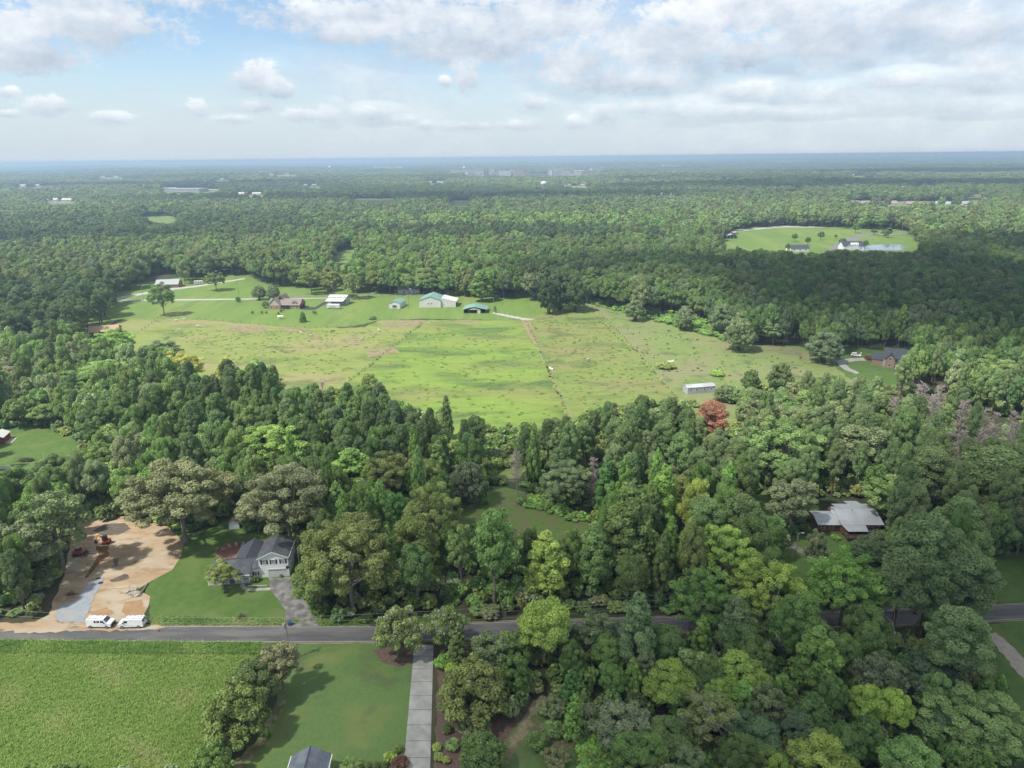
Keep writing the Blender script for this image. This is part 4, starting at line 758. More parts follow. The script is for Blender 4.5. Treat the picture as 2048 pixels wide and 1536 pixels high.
# --- forest too far or too crowded to count: instanced on points
def gn_scatter(name, P, S, rot, idx, colr, protos, label, cat):
    me = bpy.data.meshes.new(name); n = len(P); me.vertices.add(n); me.vertices.foreach_set('co', np.asarray(P, np.float32).ravel())
    a = me.attributes.new('scl', 'FLOAT_VECTOR', 'POINT'); a.data.foreach_set('vector', np.asarray(S, np.float32).ravel())
    a = me.attributes.new('rotz', 'FLOAT', 'POINT'); a.data.foreach_set('value', np.asarray(rot, np.float32))
    a = me.attributes.new('pick', 'INT', 'POINT'); a.data.foreach_set('value', np.asarray(idx, np.int32))
    a = me.attributes.new('tcol', 'FLOAT_COLOR', 'POINT'); a.data.foreach_set('color', np.concatenate([colr, np.ones((n, 1))], 1).astype(np.float32).ravel())
    me.update(); o = put(name, me); tag(o, label, cat, kind='stuff')
    pc = bpy.data.collections.new(name + '_kinds')
    for i, m in enumerate(protos):
        q = bpy.data.objects.new(f'{name}_kind_{i:02d}', m); pc.objects.link(q)
    ng = bpy.data.node_groups.new(name + '_nodes', 'GeometryNodeTree')
    ng.interface.new_socket('Geometry', in_out='INPUT', socket_type='NodeSocketGeometry'); ng.interface.new_socket('Geometry', in_out='OUTPUT', socket_type='NodeSocketGeometry')
    N, L = ng.nodes, ng.links; gi = N.new('NodeGroupInput'); go = N.new('NodeGroupOutput'); ip = N.new('GeometryNodeInstanceOnPoints'); ci = N.new('GeometryNodeCollectionInfo')
    ci.inputs['Collection'].default_value = pc; ci.inputs['Separate Children'].default_value = True; ci.inputs['Reset Children'].default_value = True
    def na(nm, dt):
        q = N.new('GeometryNodeInputNamedAttribute'); q.data_type = dt; q.inputs['Name'].default_value = nm; return q.outputs['Attribute']
    L.new(gi.outputs[0], ip.inputs['Points']); L.new(ci.outputs[0], ip.inputs['Instance']); ip.inputs['Pick Instance'].default_value = True
    L.new(na('pick', 'INT'), ip.inputs['Instance Index']); L.new(na('scl', 'FLOAT_VECTOR'), ip.inputs['Scale'])
    cx = N.new('ShaderNodeCombineXYZ'); L.new(na('rotz', 'FLOAT'), cx.inputs[2]); er = N.new('FunctionNodeEulerToRotation'); L.new(cx.outputs[0], er.inputs[0]); L.new(er.outputs[0], ip.inputs['Rotation'])
    L.new(ip.outputs[0], go.inputs[0])
    md = o.modifiers.new('scatter', 'NODES'); md.node_group = ng; return o
def lod(kind, j, n, size, few, trunk=True):
    r = np.random.default_rng(700 + j + len(kind) * 17); bl = lobes(kind, r, few); V, F, t = leaf_arrays(bl, n, size, r, **{**LEAFP.get(kind, {}), 'jit': .3}); mi = np.zeros(len(F), int); mats = ['leaf_far', BARK[kind]]
    if trunk:
        H, R = KIND[kind]; o = len(V); r0 = H * .018; a = np.array([[math.cos(q), math.sin(q)] for q in np.arange(4) * math.pi / 2])
        V = np.concatenate([V, np.c_[a * r0, np.zeros(4)], np.c_[a * r0 * .5, np.full(4, H * .6)]]); F = np.concatenate([F, [[o + i, o + (i + 1) % 4, o + 4 + (i + 1) % 4, o + 4 + i] for i in range(4)]]); t = np.concatenate([t, np.full(4, .5)]); mi = np.concatenate([mi, np.ones(4, int)])
    return mesh_np(f'{kind}_far', V, F, t, mats, mi)
L1 = [('oak', 0), ('oak', 1), ('poplar', 0), ('poplar', 1), ('pine', 0), ('pine', 1), ('oak', 2)]
P1 = [lod(k, j, 4200, {'oak': .46, 'poplar': .40, 'pine': .38}[k], .7) for k, j in L1]
P2 = [lod(k, j + 5, 900, {'oak': .95, 'poplar': .75, 'pine': .75}[k], .55) for k, j in L1]
K2I = {'oak': (0, 1, 6), 'poplar': (2, 3), 'pine': (4, 5), 'airy': (0, 1)}
def place(rows, protos, name, label, cat):
    P = []; S = []; I = []; Cc = []
    for (k, c, X, Y, h, w, z) in rows:
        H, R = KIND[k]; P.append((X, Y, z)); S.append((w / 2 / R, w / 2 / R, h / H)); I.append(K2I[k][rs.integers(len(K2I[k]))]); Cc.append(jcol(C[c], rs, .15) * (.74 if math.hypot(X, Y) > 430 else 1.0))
    if P: gn_scatter(name, P, S, rs.uniform(0, 6.28, len(P)), I, np.array(Cc), protos, label, cat)
rows = [(k if k != 'airy' else 'oak', c, X, Y, h, w, 0.0) for (k, c, X, Y, h, w) in rest]
x, y = wedge(430, 900, 8.2); hh = rs.uniform(13, 22, len(x)); cw = rs.uniform(8.5, 16, len(x)); ok = clear_ok(x, y, terr(x, y), hh, cw)
occ = np.array(OCC)
def farcol(u, v, x, y):
    """stands of one age and kind: dark pine blocks, pale young hardwood, mixed wood"""
    st = math.sin(x / 120 + 1.6 * math.sin(y / 170 + .5)) + math.sin(y / 88 + x / 210 + 1.1) + .35 * rs.normal()
    if u > 1000 and v > 480: cs = ['dk', 'md', 'gr', 'md']
    elif 600 < u < 1420 and 430 < v < 570 and st > -1.2: cs = ['lt', 'md', 'br', 'ol']
    elif st < -.75: cs = ['pn', 'pn', 'bl', 'dk']
    elif st > .8: cs = ['lt', 'ol', 'lt', 'gr']
    else: cs = ['md', 'ol', 'gr', 'dk']
    return cs[int(rs.random() * 4)]
for i in np.nonzero(ok)[0]:
    if np.any(np.hypot(occ[:, 0] - x[i], occ[:, 1] - y[i]) < .6 * occ[:, 2] + .2 * cw[i]): continue
    u, v, _ = proj(np.array([x[i], y[i], 14.0])); c = farcol(u, v, x[i], y[i]); k = 'pine' if c in ('pn', 'bl') else ('poplar' if rs.random() < .08 else 'oak')
    rows.append((k, c, x[i], y[i], hh[i] * (1.1 if k != 'oak' else 1), cw[i] * (.8 if k != 'oak' else 1), 0.0))
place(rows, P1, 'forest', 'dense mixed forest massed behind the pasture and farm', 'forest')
def far_ring(r0, r1, sp, hr, wr, protos, name, label):
    x, y = wedge(r0, r1, sp); z = terr(x, y); hh = rs.uniform(*hr, len(x)); cw = rs.uniform(*wr, len(x)) ; ok = clear_ok(x, y, z, hh, cw)
    gap = np.sin(x / 260 + 1.7 * np.sin(y / 390)) * np.sin(y / 210 + .9) ; ok &= ~((gap > .93) & (rs.random(len(x)) < .8))
    rows = []
    for i in np.nonzero(ok)[0]:
        u, v, _ = proj(np.array([x[i], y[i], z[i] + 12])); c = farcol(u, v, x[i] / 2.2, y[i] / 2.2); k = 'pine' if c in ('pn', 'bl') else 'oak'
        rows.append((k, c, x[i], y[i], hh[i], cw[i], z[i] - .3))
    place(rows, protos, name, label, 'forest')
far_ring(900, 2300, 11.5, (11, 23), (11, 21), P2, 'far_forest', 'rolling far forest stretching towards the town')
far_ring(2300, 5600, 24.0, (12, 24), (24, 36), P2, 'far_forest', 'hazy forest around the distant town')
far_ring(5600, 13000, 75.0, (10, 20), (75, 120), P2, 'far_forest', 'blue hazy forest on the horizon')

# --- undergrowth beneath the trees, vines and tall grass
BU = [lod('bush', j, 420, .42, 1.0, trunk=False) for j in range(3)]
def bushes(rows, name, label, cat):
    P, S, Cc = zip(*rows); n = len(P); gn_scatter(name, np.array(P), np.array(S), rs.uniform(0, 6.28, n), rs.integers(0, 3, n), np.array(Cc), BU, label, cat)
x, y = wedge(84, 330, 3.3); hh = rs.uniform(1.2, 4.2, len(x)) * np.where(y < 124, 1.35, 1.0); ok = clear_ok(x, y, 0 * x, hh, hh * 1.2); rows = []
for i in np.nonzero(ok)[0]:
    if np.min(np.hypot(rcl[:, 0] - x[i], rcl[:, 1] - y[i])) < 4.2: continue
    w = rs.uniform(2.5, 4.5); rows.append(((x[i], y[i], 0), (w / 4, w / 4, hh[i] / 3), jcol(C[('dk', 'md', 'gr', 'md', 'ol')[rs.integers(5)]], rs, .2)))
bushes(rows, 'undergrowth', 'dark tangled undergrowth filling the woods beneath the trees', 'undergrowth')
def scatter_poly(px, n, hr, wr, cols, name, label, cat, a=.2, gnd=None):
    P = np.array([gp(*p)[:2] for p in px]); lo, hi = P.min(0), P.max(0); rows = []
    while len(rows) < n:
        q = rs.uniform(lo, hi, (n * 2, 2)); q = q[inpoly(q[:, 0], q[:, 1], P.tolist())]
        for p in q[:n - len(rows)]:
            w = rs.uniform(*wr); rows.append(((p[0], p[1], 0), (w / 4, w / 4, rs.uniform(*hr) / 3), jcol(C[cols[rs.integers(len(cols))]], rs, a)))
    bushes(rows, name, label, cat)
scatter_poly([(1162, 1600), (1165, 1490), (1185, 1475), (1215, 1500), (1290, 1520), (1420, 1510), (1500, 1530), (1500, 1600)], 260, (.6, 1.8), (1.5, 3.2), ['kd', 'kd', 'br'], 'vine_cover', 'bright green vines smothering the ground beside the grass clearing', 'vines')
scatter_poly([(1162, 603), (1190, 600), (1300, 618), (1420, 640), (1470, 672), (1490, 692), (1400, 668), (1300, 640), (1235, 622)], 420, (.7, 2.4), (2, 4.5), ['kd', 'br', 'md'], 'vine_cover', 'bright green vines in front of the forest edge beyond the fields', 'vines')
scatter_poly([(1030, 1010), (1060, 992), (1100, 1005), (1190, 1045), (1150, 1045), (1090, 1025)], 60, (.8, 2.0), (1.6, 3), ['kd', 'br', 'md'], 'vine_cover', 'green brambles along the top of the woodland clearing', 'vines')
scatter_poly([(1180, 640), (1300, 650), (1480, 695), (1680, 725), (1600, 750), (1430, 770), (1360, 790), (1300, 730), (1230, 660)], 130, (.25, .8), (.5, 1.6), ['pt', 'lt', 'ol', 'pt'], 'weed_clumps', 'scattered weed clumps dotting the weedy field', 'weeds')
for i, (a, b) in enumerate((((1066, 668), (1138, 838)), ((1168, 608), (1350, 792)), ((842, 650), (690, 770)), ((1050, 641), (1064, 668)), ((1240, 622), (1160, 604)))):
    A_, B_ = gp(*a)[:2], gp(*b)[:2]; n = int(np.linalg.norm(B_ - A_) / 3.2); rows = []
    for k in range(n):
        p = A_ + (B_ - A_) * rs.random() + rs.normal(0, .3, 2); w = rs.uniform(.6, 1.4); rows.append(((p[0], p[1], 0), (w / 4, w / 4, rs.uniform(.2, .6) / 3), jcol(C[('ol', 'lt', 'pt')[rs.integers(3)]], rs, .2)))
    bushes(rows, 'weed_strip', ['rough weeds growing under the middle pasture fence', 'rough weeds growing under the fence of the weedy field', 'rough weeds along the fence of the horse pasture', 'weeds beside the farm gate path', 'weeds at the vine end of the far fence'][i], 'weeds')
# rough tufts of the pastures
scatter_poly([(300, 660), (480, 660), (740, 660), (830, 660), (700, 760), (620, 750), (450, 720)], 420, (.08, .22), (.8, 2.0), ['pt', 'pb', 'pt'], 'pasture_tufts', 'rough tufts in the tan horse pasture', 'grass')
scatter_poly([(850, 655), (1050, 650), (1130, 830), (900, 840), (720, 770)], 420, (.08, .25), (.8, 2.2), ['pb', 'pb', 'pt'], 'pasture_tufts', 'rough tufts in the bright green pasture', 'grass')
scatter_poly([(1060, 645), (1160, 612), (1340, 785), (1300, 795), (1150, 830)], 420, (.08, .25), (.8, 2.2), ['pt', 'pb', 'pt'], 'pasture_tufts', 'rough tufts in the mottled green pasture', 'grass')
# grass blades of the hay field and verge
def tuft(seed):
    r = np.random.default_rng(seed); V = []; F = []; 
    for k in range(14):
        a = r.uniform(0, 6.28); p = r.normal(0, .12, 3); p[2] = 0; d = np.array([math.cos(a), math.sin(a), 0]); h = r.uniform(.25, .6); s = np.array([-d[1], d[0], 0]) * .035; o = len(V)
        V += [p - s, p + s, p + d * h * .5 + s * .4 + np.array([0, 0, h]), p + d * h * .5 - s * .4 + np.array([0, 0, h])]; F.append([o, o + 1, o + 2, o + 3])
    return mesh_np('tuft', np.array(V), np.array(F), r.random(len(F)), ['leaf_far'])
TU = [tuft(900 + j) for j in range(4)]
C.update(h1=(.33, .45, .135), h2=(.28, .41, .11), h3=(.42, .47, .20), h4=(.17, .29, .075))
def grass_poly(px, n, sc, cols, name, label):
    P = np.array([gp(*p)[:2] for p in px]); lo, hi = P.min(0), P.max(0); q = rs.uniform(lo, hi, (n * 3, 2)); q = q[inpoly(q[:, 0], q[:, 1], P.tolist())][:n]; m = len(q)
    s = rs.uniform(*sc, m); pt = np.sin(q[:, 0] / 2.7 + np.sin(q[:, 1] / 3.1)) + np.sin(q[:, 1] / 2.1 + q[:, 0] / 5) + rs.normal(0, .8, m); ci = np.clip(((pt + 2.5) / 5 * len(cols)).astype(int), 0, len(cols) - 1)
    col = np.array([C[cols[k]] for k in ci]) * rs.uniform(.88, 1.12, (m, 1))
    gn_scatter(name, np.c_[q, np.zeros(m)], np.stack([s * 1.3, s * 1.3, s], 1), rs.uniform(0, 6.28, m), rs.integers(0, 4, m), col, TU, label, 'grass')
grass_poly([(-60, 1299), (520, 1309), (495, 1340), (465, 1400), (420, 1490), (380, 1590), (-60, 1590)], 34000, (.4, .85), ['h2', 'h1', 'h2', 'h1', 'h1', 'h3'], 'hay_grass', 'tall uneven hay grass in the field below the road')
grass_poly([(-60, 1281), (560, 1288), (540, 1310), (-60, 1306)], 7000, (.6, 1.1), ['h4', 'h2', 'h4', 'h1'], 'verge_grass', 'rough green grass along the near road edge')
grass_poly([(300, 1232), (640, 1240), (560, 1251), (300, 1251)], 1300, (.35, .7), ['h4', 'h2', 'h3'], 'verge_grass', 'rough ditch grass between the white house lawn and the road')
grass_poly([(640, 1240), (940, 1238), (940, 1250), (640, 1253)], 1600, (.4, .8), ['h4', 'h2', 'h4'], 'verge_grass', 'dark rough grass at the foot of the roadside wood')

# ================================================================== BUILDINGS AND OBJECTS
mat('siding_white', (.98, .99, 1.0), (.93, .94, .96), .6, rough=.6); mat('shingle_grey', (.10, .11, .13), (.075, .082, .095), 3.0, c3=(.125, .135, .15), scale3=.6, rough=.9, bump=.02); mat('shingle_blue', (.15, .175, .215), (.11, .13, .16), 2.5, c3=(.19, .21, .25), scale3=.5, rough=.9, bump=.02)
mat('shingle_brown', (.30, .25, .23), (.23, .19, .175), 1.2, rough=.9); mat('shingle_slate', (.085, .097, .12), (.065, .074, .095), 1.2, rough=.9)
mat('trim_white', (.98, .98, .97), (.92, .92, .91), 1.0, rough=.5); mat('shutter_dark', (.035, .038, .05), (.03, .03, .04), 2.0, rough=.6); mat('glass', (.045, .055, .07), (.03, .04, .05), 1.0, rough=.12, spec=.6); mat('glass_pale', (.30, .31, .31), (.22, .23, .24), 2.0, rough=.2, spec=.6)
mat('brick_red', (.27, .13, .095), (.20, .10, .075), 4.0, rough=.9); mat('brick_tan', (.40, .27, .21), (.33, .22, .17), 3.0, rough=.9); mat('brick_patio', (.30, .15, .11), (.24, .12, .09), 5.0, rough=.9); mat('stucco', (.55, .52, .46), (.50, .47, .42), 1.0)
mat('metal_white', (.72, .72, .70), (.66, .66, .64), .4, rough=.5, spec=.4); mat('metal_green', (.20, .36, .32), (.16, .31, .275), .5, rough=.5, spec=.4); mat('metal_roof', (.50, .535, .57), (.44, .475, .51), .5, c3=(.40, .42, .45), scale3=.2, rough=.45, spec=.4); mat('metal_red', (.32, .06, .06), (.26, .05, .05), .6, rough=.6)
mat('wood_grey', (.30, .25, .21), (.22, .18, .15), 2.0); mat('wood_red', (.20, .10, .075), (.15, .08, .06), 2.0); mat('wood_dark', (.11, .09, .075), (.08, .065, .055), 2.0); mat('wood_pale', (.58, .48, .36), (.48, .38, .28), 2.0); mat('pole_wood', (.40, .37, .33), (.30, .27, .24), 1.5)
mat('paint_white', (.98, .99, 1.0), (.95, .96, .97), .5, rough=.3, spec=.5); mat('rubber', (.025, .025, .027), (.035, .035, .035), 4.0); mat('chrome', (.55, .56, .58), (.50, .51, .53), 1.0, rough=.3, metal=.6); mat('plastic_black', (.03, .03, .033), (.045, .045, .045), 2.0, rough=.5)
mat('machine_orange', (.52, .085, .03), (.45, .07, .025), 1.0, rough=.45); mat('cone_orange', (.70, .16, .05), (.62, .13, .04), 1.0); mat('bin_blue', (.04, .12, .30), (.03, .10, .26), 1.0, rough=.5); mat('wire', (.34, .35, .36), (.28, .29, .30), 1.0); mat('stone_pale', (.50, .47, .41), (.38, .35, .30), 3.0); mat('lens_amber', (.6, .3, .05)); mat('lens_red', (.4, .03, .03))
mat('roof_orange', (.50, .33, .24), (.43, .28, .20), 1.0); mat('hide_white', (.66, .63, .57), (.55, .52, .46), 2.0); mat('hide_brown', (.12, .07, .045), (.09, .055, .035), 2.0); mat('tank_white', (.75, .77, .80), (.70, .72, .75), .1, rough=.5); mat('far_pale', (.58, .57, .55), (.50, .49, .48), .02); mat('far_brick', (.40, .30, .26), (.34, .26, .23), .02); mat('far_grey', (.42, .43, .45), (.36, .37, .39), .02); mat('car_dark', (.06, .065, .075), (.05, .055, .06), .5, rough=.3, spec=.5)

def gable(mb, x0, x1, y0, y1, ze, zr, axis='x', ov=.35, th=.14):
    """two roof plates; axis is the direction of the ridge"""
    if axis == 'x':
        ym = (y0 + y1) / 2; s = (zr - ze) / (ym - y0); a, b = x0 - ov, x1 + ov
        mb.slab([(a, y0 - ov, ze - s * ov), (b, y0 - ov, ze - s * ov), (b, ym, zr), (a, ym, zr)], th); mb.slab([(a, ym, zr), (b, ym, zr), (b, y1 + ov, ze - s * ov), (a, y1 + ov, ze - s * ov)], th)
    else:
        xm = (x0 + x1) / 2; s = (zr - ze) / (xm - x0); a, b = y0 - ov, y1 + ov
        mb.slab([(x0 - ov, a, ze - s * ov), (xm, a, zr), (xm, b, zr), (x0 - ov, b, ze - s * ov)], th); mb.slab([(xm, a, zr), (x1 + ov, a, ze - s * ov), (x1 + ov, b, ze - s * ov), (xm, b, zr)], th)
    return mb
def gwall(mb, x0, x1, y0, y1, ze, zr, axis='x', z0=-.1, drop=.16):
    """walls of a gabled block, closed at the top just under the roof plates"""
    if axis == 'x':
        ym = (y0 + y1) / 2; return mb.ext([(y0, z0), (y1, z0), (y1, ze - drop), (ym, zr - drop), (y0, ze - drop)], 'x', x0, x1)
    xm = (x0 + x1) / 2; return mb.ext([(x0, z0), (x1, z0), (x1, ze - drop), (xm, zr - drop), (x0, ze - drop)], 'y', y0, y1)
def window(parent, x, y, z, w, h, face='-y', glass='glass', shutters=False, frame='trim_white'):
    """a window on a wall facing -y, +x, -x or +y; frame, pane and optional shutters"""
    e = MB(); g = MB(); t = .07
    def bx(m, a0, a1, z0, z1, d0, d1):
        if face == '-y': m.box(a0, a1, y - d1, y - d0, z0, z1)
        elif face == '+y': m.box(a0, a1, y + d0, y + d1, z0, z1)
        elif face == '+x': m.box(x + d0, x + d1, a0, a1, z0, z1)
        else: m.box(x - d1, x - d0, a0, a1, z0, z1)
    c = x if face in ('-y', '+y') else y
    bx(e, c - w / 2 - t, c - w / 2, z - t, z + h + t, .003, .06); bx(e, c + w / 2, c + w / 2 + t, z - t, z + h + t, .003, .06); bx(e, c - w / 2, c + w / 2, z + h, z + h + t, .003, .06); bx(e, c - w / 2, c + w / 2, z - t, z, .003, .08); bx(e, c - w / 2, c + w / 2, z + h / 2 - .025, z + h / 2 + .025, .012, .045)
    bx(g, c - w / 2, c + w / 2, z, z + h, .003, .02)
    wd = e.build('window', frame, parent); g.build('pane', glass, wd)
    if shutters:
        for sgn in (-1, 1):
            m = MB(); a = c + sgn * (w / 2 + t + .04); b = c + sgn * (w / 2 + t + .42); bx(m, min(a, b), max(a, b), z - .06, z + h + .06, .004, .05); m.build('shutter', 'shutter_dark', wd)
    return wd
# ---------------------------------------------------------------- white two-storey house
hp = gp(520.8, 1155.5); H1 = thing('house', 'white two-storey house with dark shutters, attached garage and grey shingle roofs', 'house', (hp[0], hp[1], 0), math.radians(5.5))
gwall(MB(), 0, 6.9, 0, 8.2, 5.45, 7.0, 'y').build('wall', 'siding_white', H1); rf = gable(MB(), 0, 6.9, 0, 8.2, 5.45, 7.0, 'y', .3).build('roof', 'shingle_grey', H1)
MB().box(3.38, 3.52, -.3, 8.5, 6.985, 7.04).build('ridge_cap', 'shingle_slate', rf)
m = MB(); s = 1.55 / 3.45
for a, b in ((-.3, 3.45), (7.2, 3.45)): m.slab([(a, -.33, 5.45 - s * .3 - .02), (b, -.33, 6.98), (b, -.30, 6.98), (a, -.30, 5.45 - s * .3 - .02)], .26)
m.build('bargeboard', 'trim_white', rf); MB().box(7.2, 7.3, -.3, 8.5, 5.16, 5.28).build('gutter', 'trim_white', rf)
for i, x in enumerate((1.35, 3.5, 5.75)): window(H1, x, 0, 3.65, .75, 1.05, '-y', 'glass_pale', True)
gd = MB().box(2.0, 6.4, -.03, .05, 0, 2.15).build('garage_door', 'metal_white', H1); fr = MB()
fr.box(1.88, 2.0, -.06, .05, 0, 2.27); fr.box(6.4, 6.52, -.06, .05, 0, 2.27); fr.box(2.0, 6.4, -.06, .05, 2.15, 2.27); fr.build('door_frame', 'trim_white', gd)
for k in range(4): MB().box(2.03, 6.37, -.045, -.03, .04 + k * .53, .5 + k * .53).build('door_panel', 'metal_white', gd)
for k in range(8): MB().box(2.2 + k * .52, 2.55 + k * .52, -.06, -.045, 1.72, 1.95).build('door_window', 'glass', gd)
dish = MB(); dish.tube([(6.75, -.15, 2.3), (6.75, -.55, 2.75)], .03, 5); dish.tube([(6.75, -.5, 2.7), (6.78, -.62, 2.75)], [.42, .40], 12); dish.build('satellite_dish', 'shutter_dark', H1)
for y in (2.0, 4.6, 6.6): window(H1, 6.9, y, 3.7, .8, 1.1, '+x', 'glass', True)
window(H1, 6.9, 3.2, 1.0, .8, 1.1, '+x')
# long low wing with the porch, hipped at its end
wx0, wx1, yf, yb, ze, zr = -11.6, 0, -.2, 5.2, 2.75, 4.45; ym = 1.9
MB().box(wx0, wx1 - .003, yf, yb, -.1, ze - .15).build('wing_wall', 'siding_white', H1)
m = MB(); m.slab([(wx0 - .4, -2.2, 2.35), (-1.7, -2.2, 2.35), (-1.7, ym, zr), (wx0 + 1.1, ym, zr)], .14); m.slab([(-1.7, -.6, 2.97), (-.02, -.6, 2.97), (-.02, ym, zr - .01), (-1.7, ym, zr - .01)], .14)
m.slab([(wx0 + 1.1, ym, zr), (-.02, ym, zr), (-.02, yb + .4, 2.6), (wx0 - .4, yb + .4, 2.6)], .14); m.slab([(wx0 - .4, -2.2, 2.35), (wx0 + 1.1, ym, zr), (wx0 - .4, yb + .4, 2.6)], .14); wr = m.build('wing_roof', 'shingle_grey', H1)
MB().box(wx0 + 1.1, -.1, ym - .1, ym + .1, zr - .01, zr + .05).build('ridge_cap', 'shingle_slate', wr)
MB().box(wx0 - .4, -1.7, -2.3, -2.2, 2.2, 2.36).build('gutter', 'trim_white', wr)
pc = MB().box(wx0, -1.8, -2.2, yf, -.1, .18).build('porch_floor', 'concrete', H1)
for k in range(7): MB().box(wx0 + .1 + k * 1.58, wx0 + .24 + k * 1.58, -2.1, -1.96, .18, 2.3).build('porch_post', 'trim_white', pc)
m = MB()
for k in (0, 1, 2, 4, 5): m.box(wx0 + .24 + k * 1.58, wx0 + .1 + (k + 1) * 1.58, -2.08, -2.0, .85, .95); m.box(wx0 + .24 + k * 1.58, wx0 + .1 + (k + 1) * 1.58, -2.08, -2.0, .3, .36)
for k in range(60):
    q = wx0 + .3 + k * .16
    if not (3 * 1.58 < q - wx0 < 4 * 1.58): m.box(q, q + .04, -2.06, -2.02, .36, .85)
m.build('railing', 'trim_white', pc)
for x in (-10, -7.2, -4.2): window(H1, x, yf, .75, 1.2, 1.3)
MB().box(-5.9, -5.0, yf - .06, yf - .003, .18, 2.2).build('door', 'shutter_dark', H1); window(H1, -.85, yf, 1.0, .6, .8, '-y', 'glass', True)
gwall(MB(), -6.6, -.4, yb - 1.5, 11.2, 2.75, 4.4, 'y').build('wing_wall', 'siding_white', H1); r2 = gable(MB(), -6.6, -.4, 2.2, 11.2, 2.75, 4.42, 'y', .35).build('wing_roof', 'shingle_slate', H1)
MB().box(-6.95, -6.85, 4.5, 11.5, 2.45, 2.57).build('gutter', 'trim_white', r2); window(H1, -6.6, 8, .9, 1.1, 1.2, '-x')
# patio with garden chairs
pt = gp(468, 1103); PT = thing('brick_patio', 'round red brick patio tucked behind the white house', 'patio', (pt[0], pt[1], 0))
MB().ext([(4.2 * math.cos(a), 3.8 * math.sin(a)) for a in np.linspace(0, 6.28, 28, endpoint=False)], 'z', 0, .12).build('paving', 'brick_patio', PT)
m = MB()
for k in range(28):
    a0, a1 = 1.2 + k * .11, 1.2 + (k + 1) * .11; m.ext([(4.2 * math.cos(a0), 3.8 * math.sin(a0)), (4.2 * math.cos(a1), 3.8 * math.sin(a1)), (4.45 * math.cos(a1), 4.05 * math.sin(a1)), (4.45 * math.cos(a0), 4.05 * math.sin(a0))], 'z', 0, .45)
m.build('seat_wall', 'brick_patio', PT)
def chair(x, y, rz, label):
    t = thing('garden_chair', label, 'chair', (x, y, .12), rz, 'pale garden chairs on the brick patio')
    m = MB()
    m.slab([(-.3, -.3, .42), (.3, -.3, .42), (.28, .3, .34), (-.28, .3, .34)], .05); m.build('seat', 'stone_pale', t)
    MB().slab([(-.3, .28, .34), (.3, .28, .34), (.3, .52, 1.0), (-.3, .52, 1.0)], .05).build('backrest', 'stone_pale', t)
    for sx in (-.3, .24):
        for sy in (-.28, .22): MB().box(sx, sx + .06, sy, sy + .06, 0, .4).build('leg', 'stone_pale', t)
        MB().box(sx - .03, sx + .09, -.34, .34, .58, .62).build('armrest', 'stone_pale', t)
    return t
chair(pt[0] - 2.6, pt[1] + .2, 1.4, 'pale garden chair at the open end of the patio row'); chair(pt[0] - 1.6, pt[1] + 1.6, .9, 'pale garden chair second from the open end of the patio row'); chair(pt[0] - .2, pt[1] + 2.3, .3, 'pale garden chair in the middle of the patio row'); chair(pt[0] + 1.4, pt[1] + 2.5, -.2, 'pale garden chair second from the house on the patio'); chair(pt[0] + 2.6, pt[1] + 2.4, -.4, 'pale garden chair closest to the house on the patio')
# stones edging the walk
b0, b1 = gp(498, 1173), gp(533, 1172)
for k in range(9):
    p = b0 + (b1 - b0) * k / 8; r = np.random.default_rng(k); pr = [(.28 * math.cos(a) * r.uniform(.8, 1.2), .2 * math.sin(a) * r.uniform(.8, 1.2)) for a in np.linspace(0, 6.28, 7, endpoint=False)]
    s_ = MB().ext(pr, 'z', 0, .22).build('edging_stone', 'stone_pale', None, bevel=.05); s_.location = (p[0], p[1], .03); tag(s_, 'pale edging stone in the row along the white house walk', 'stone', 'edging stones along the walk')
# garden shed behind
sp = gp(459, 1060); SH = thing('garden_shed', 'small white shed with dark roof under the trees behind the white house', 'shed', (sp[0], sp[1], 0), .25)
gwall(MB(), 0, 2.6, 0, 3, 2.1, 2.9, 'y').build('wall', 'siding_white', SH); gable(MB(), 0, 2.6, 0, 3, 2.1, 2.9, 'y', .25, .1).build('roof', 'wood_dark', SH); MB().box(.8, 1.7, -.04, .02, 0, 1.8).build('door', 'trim_white', SH)
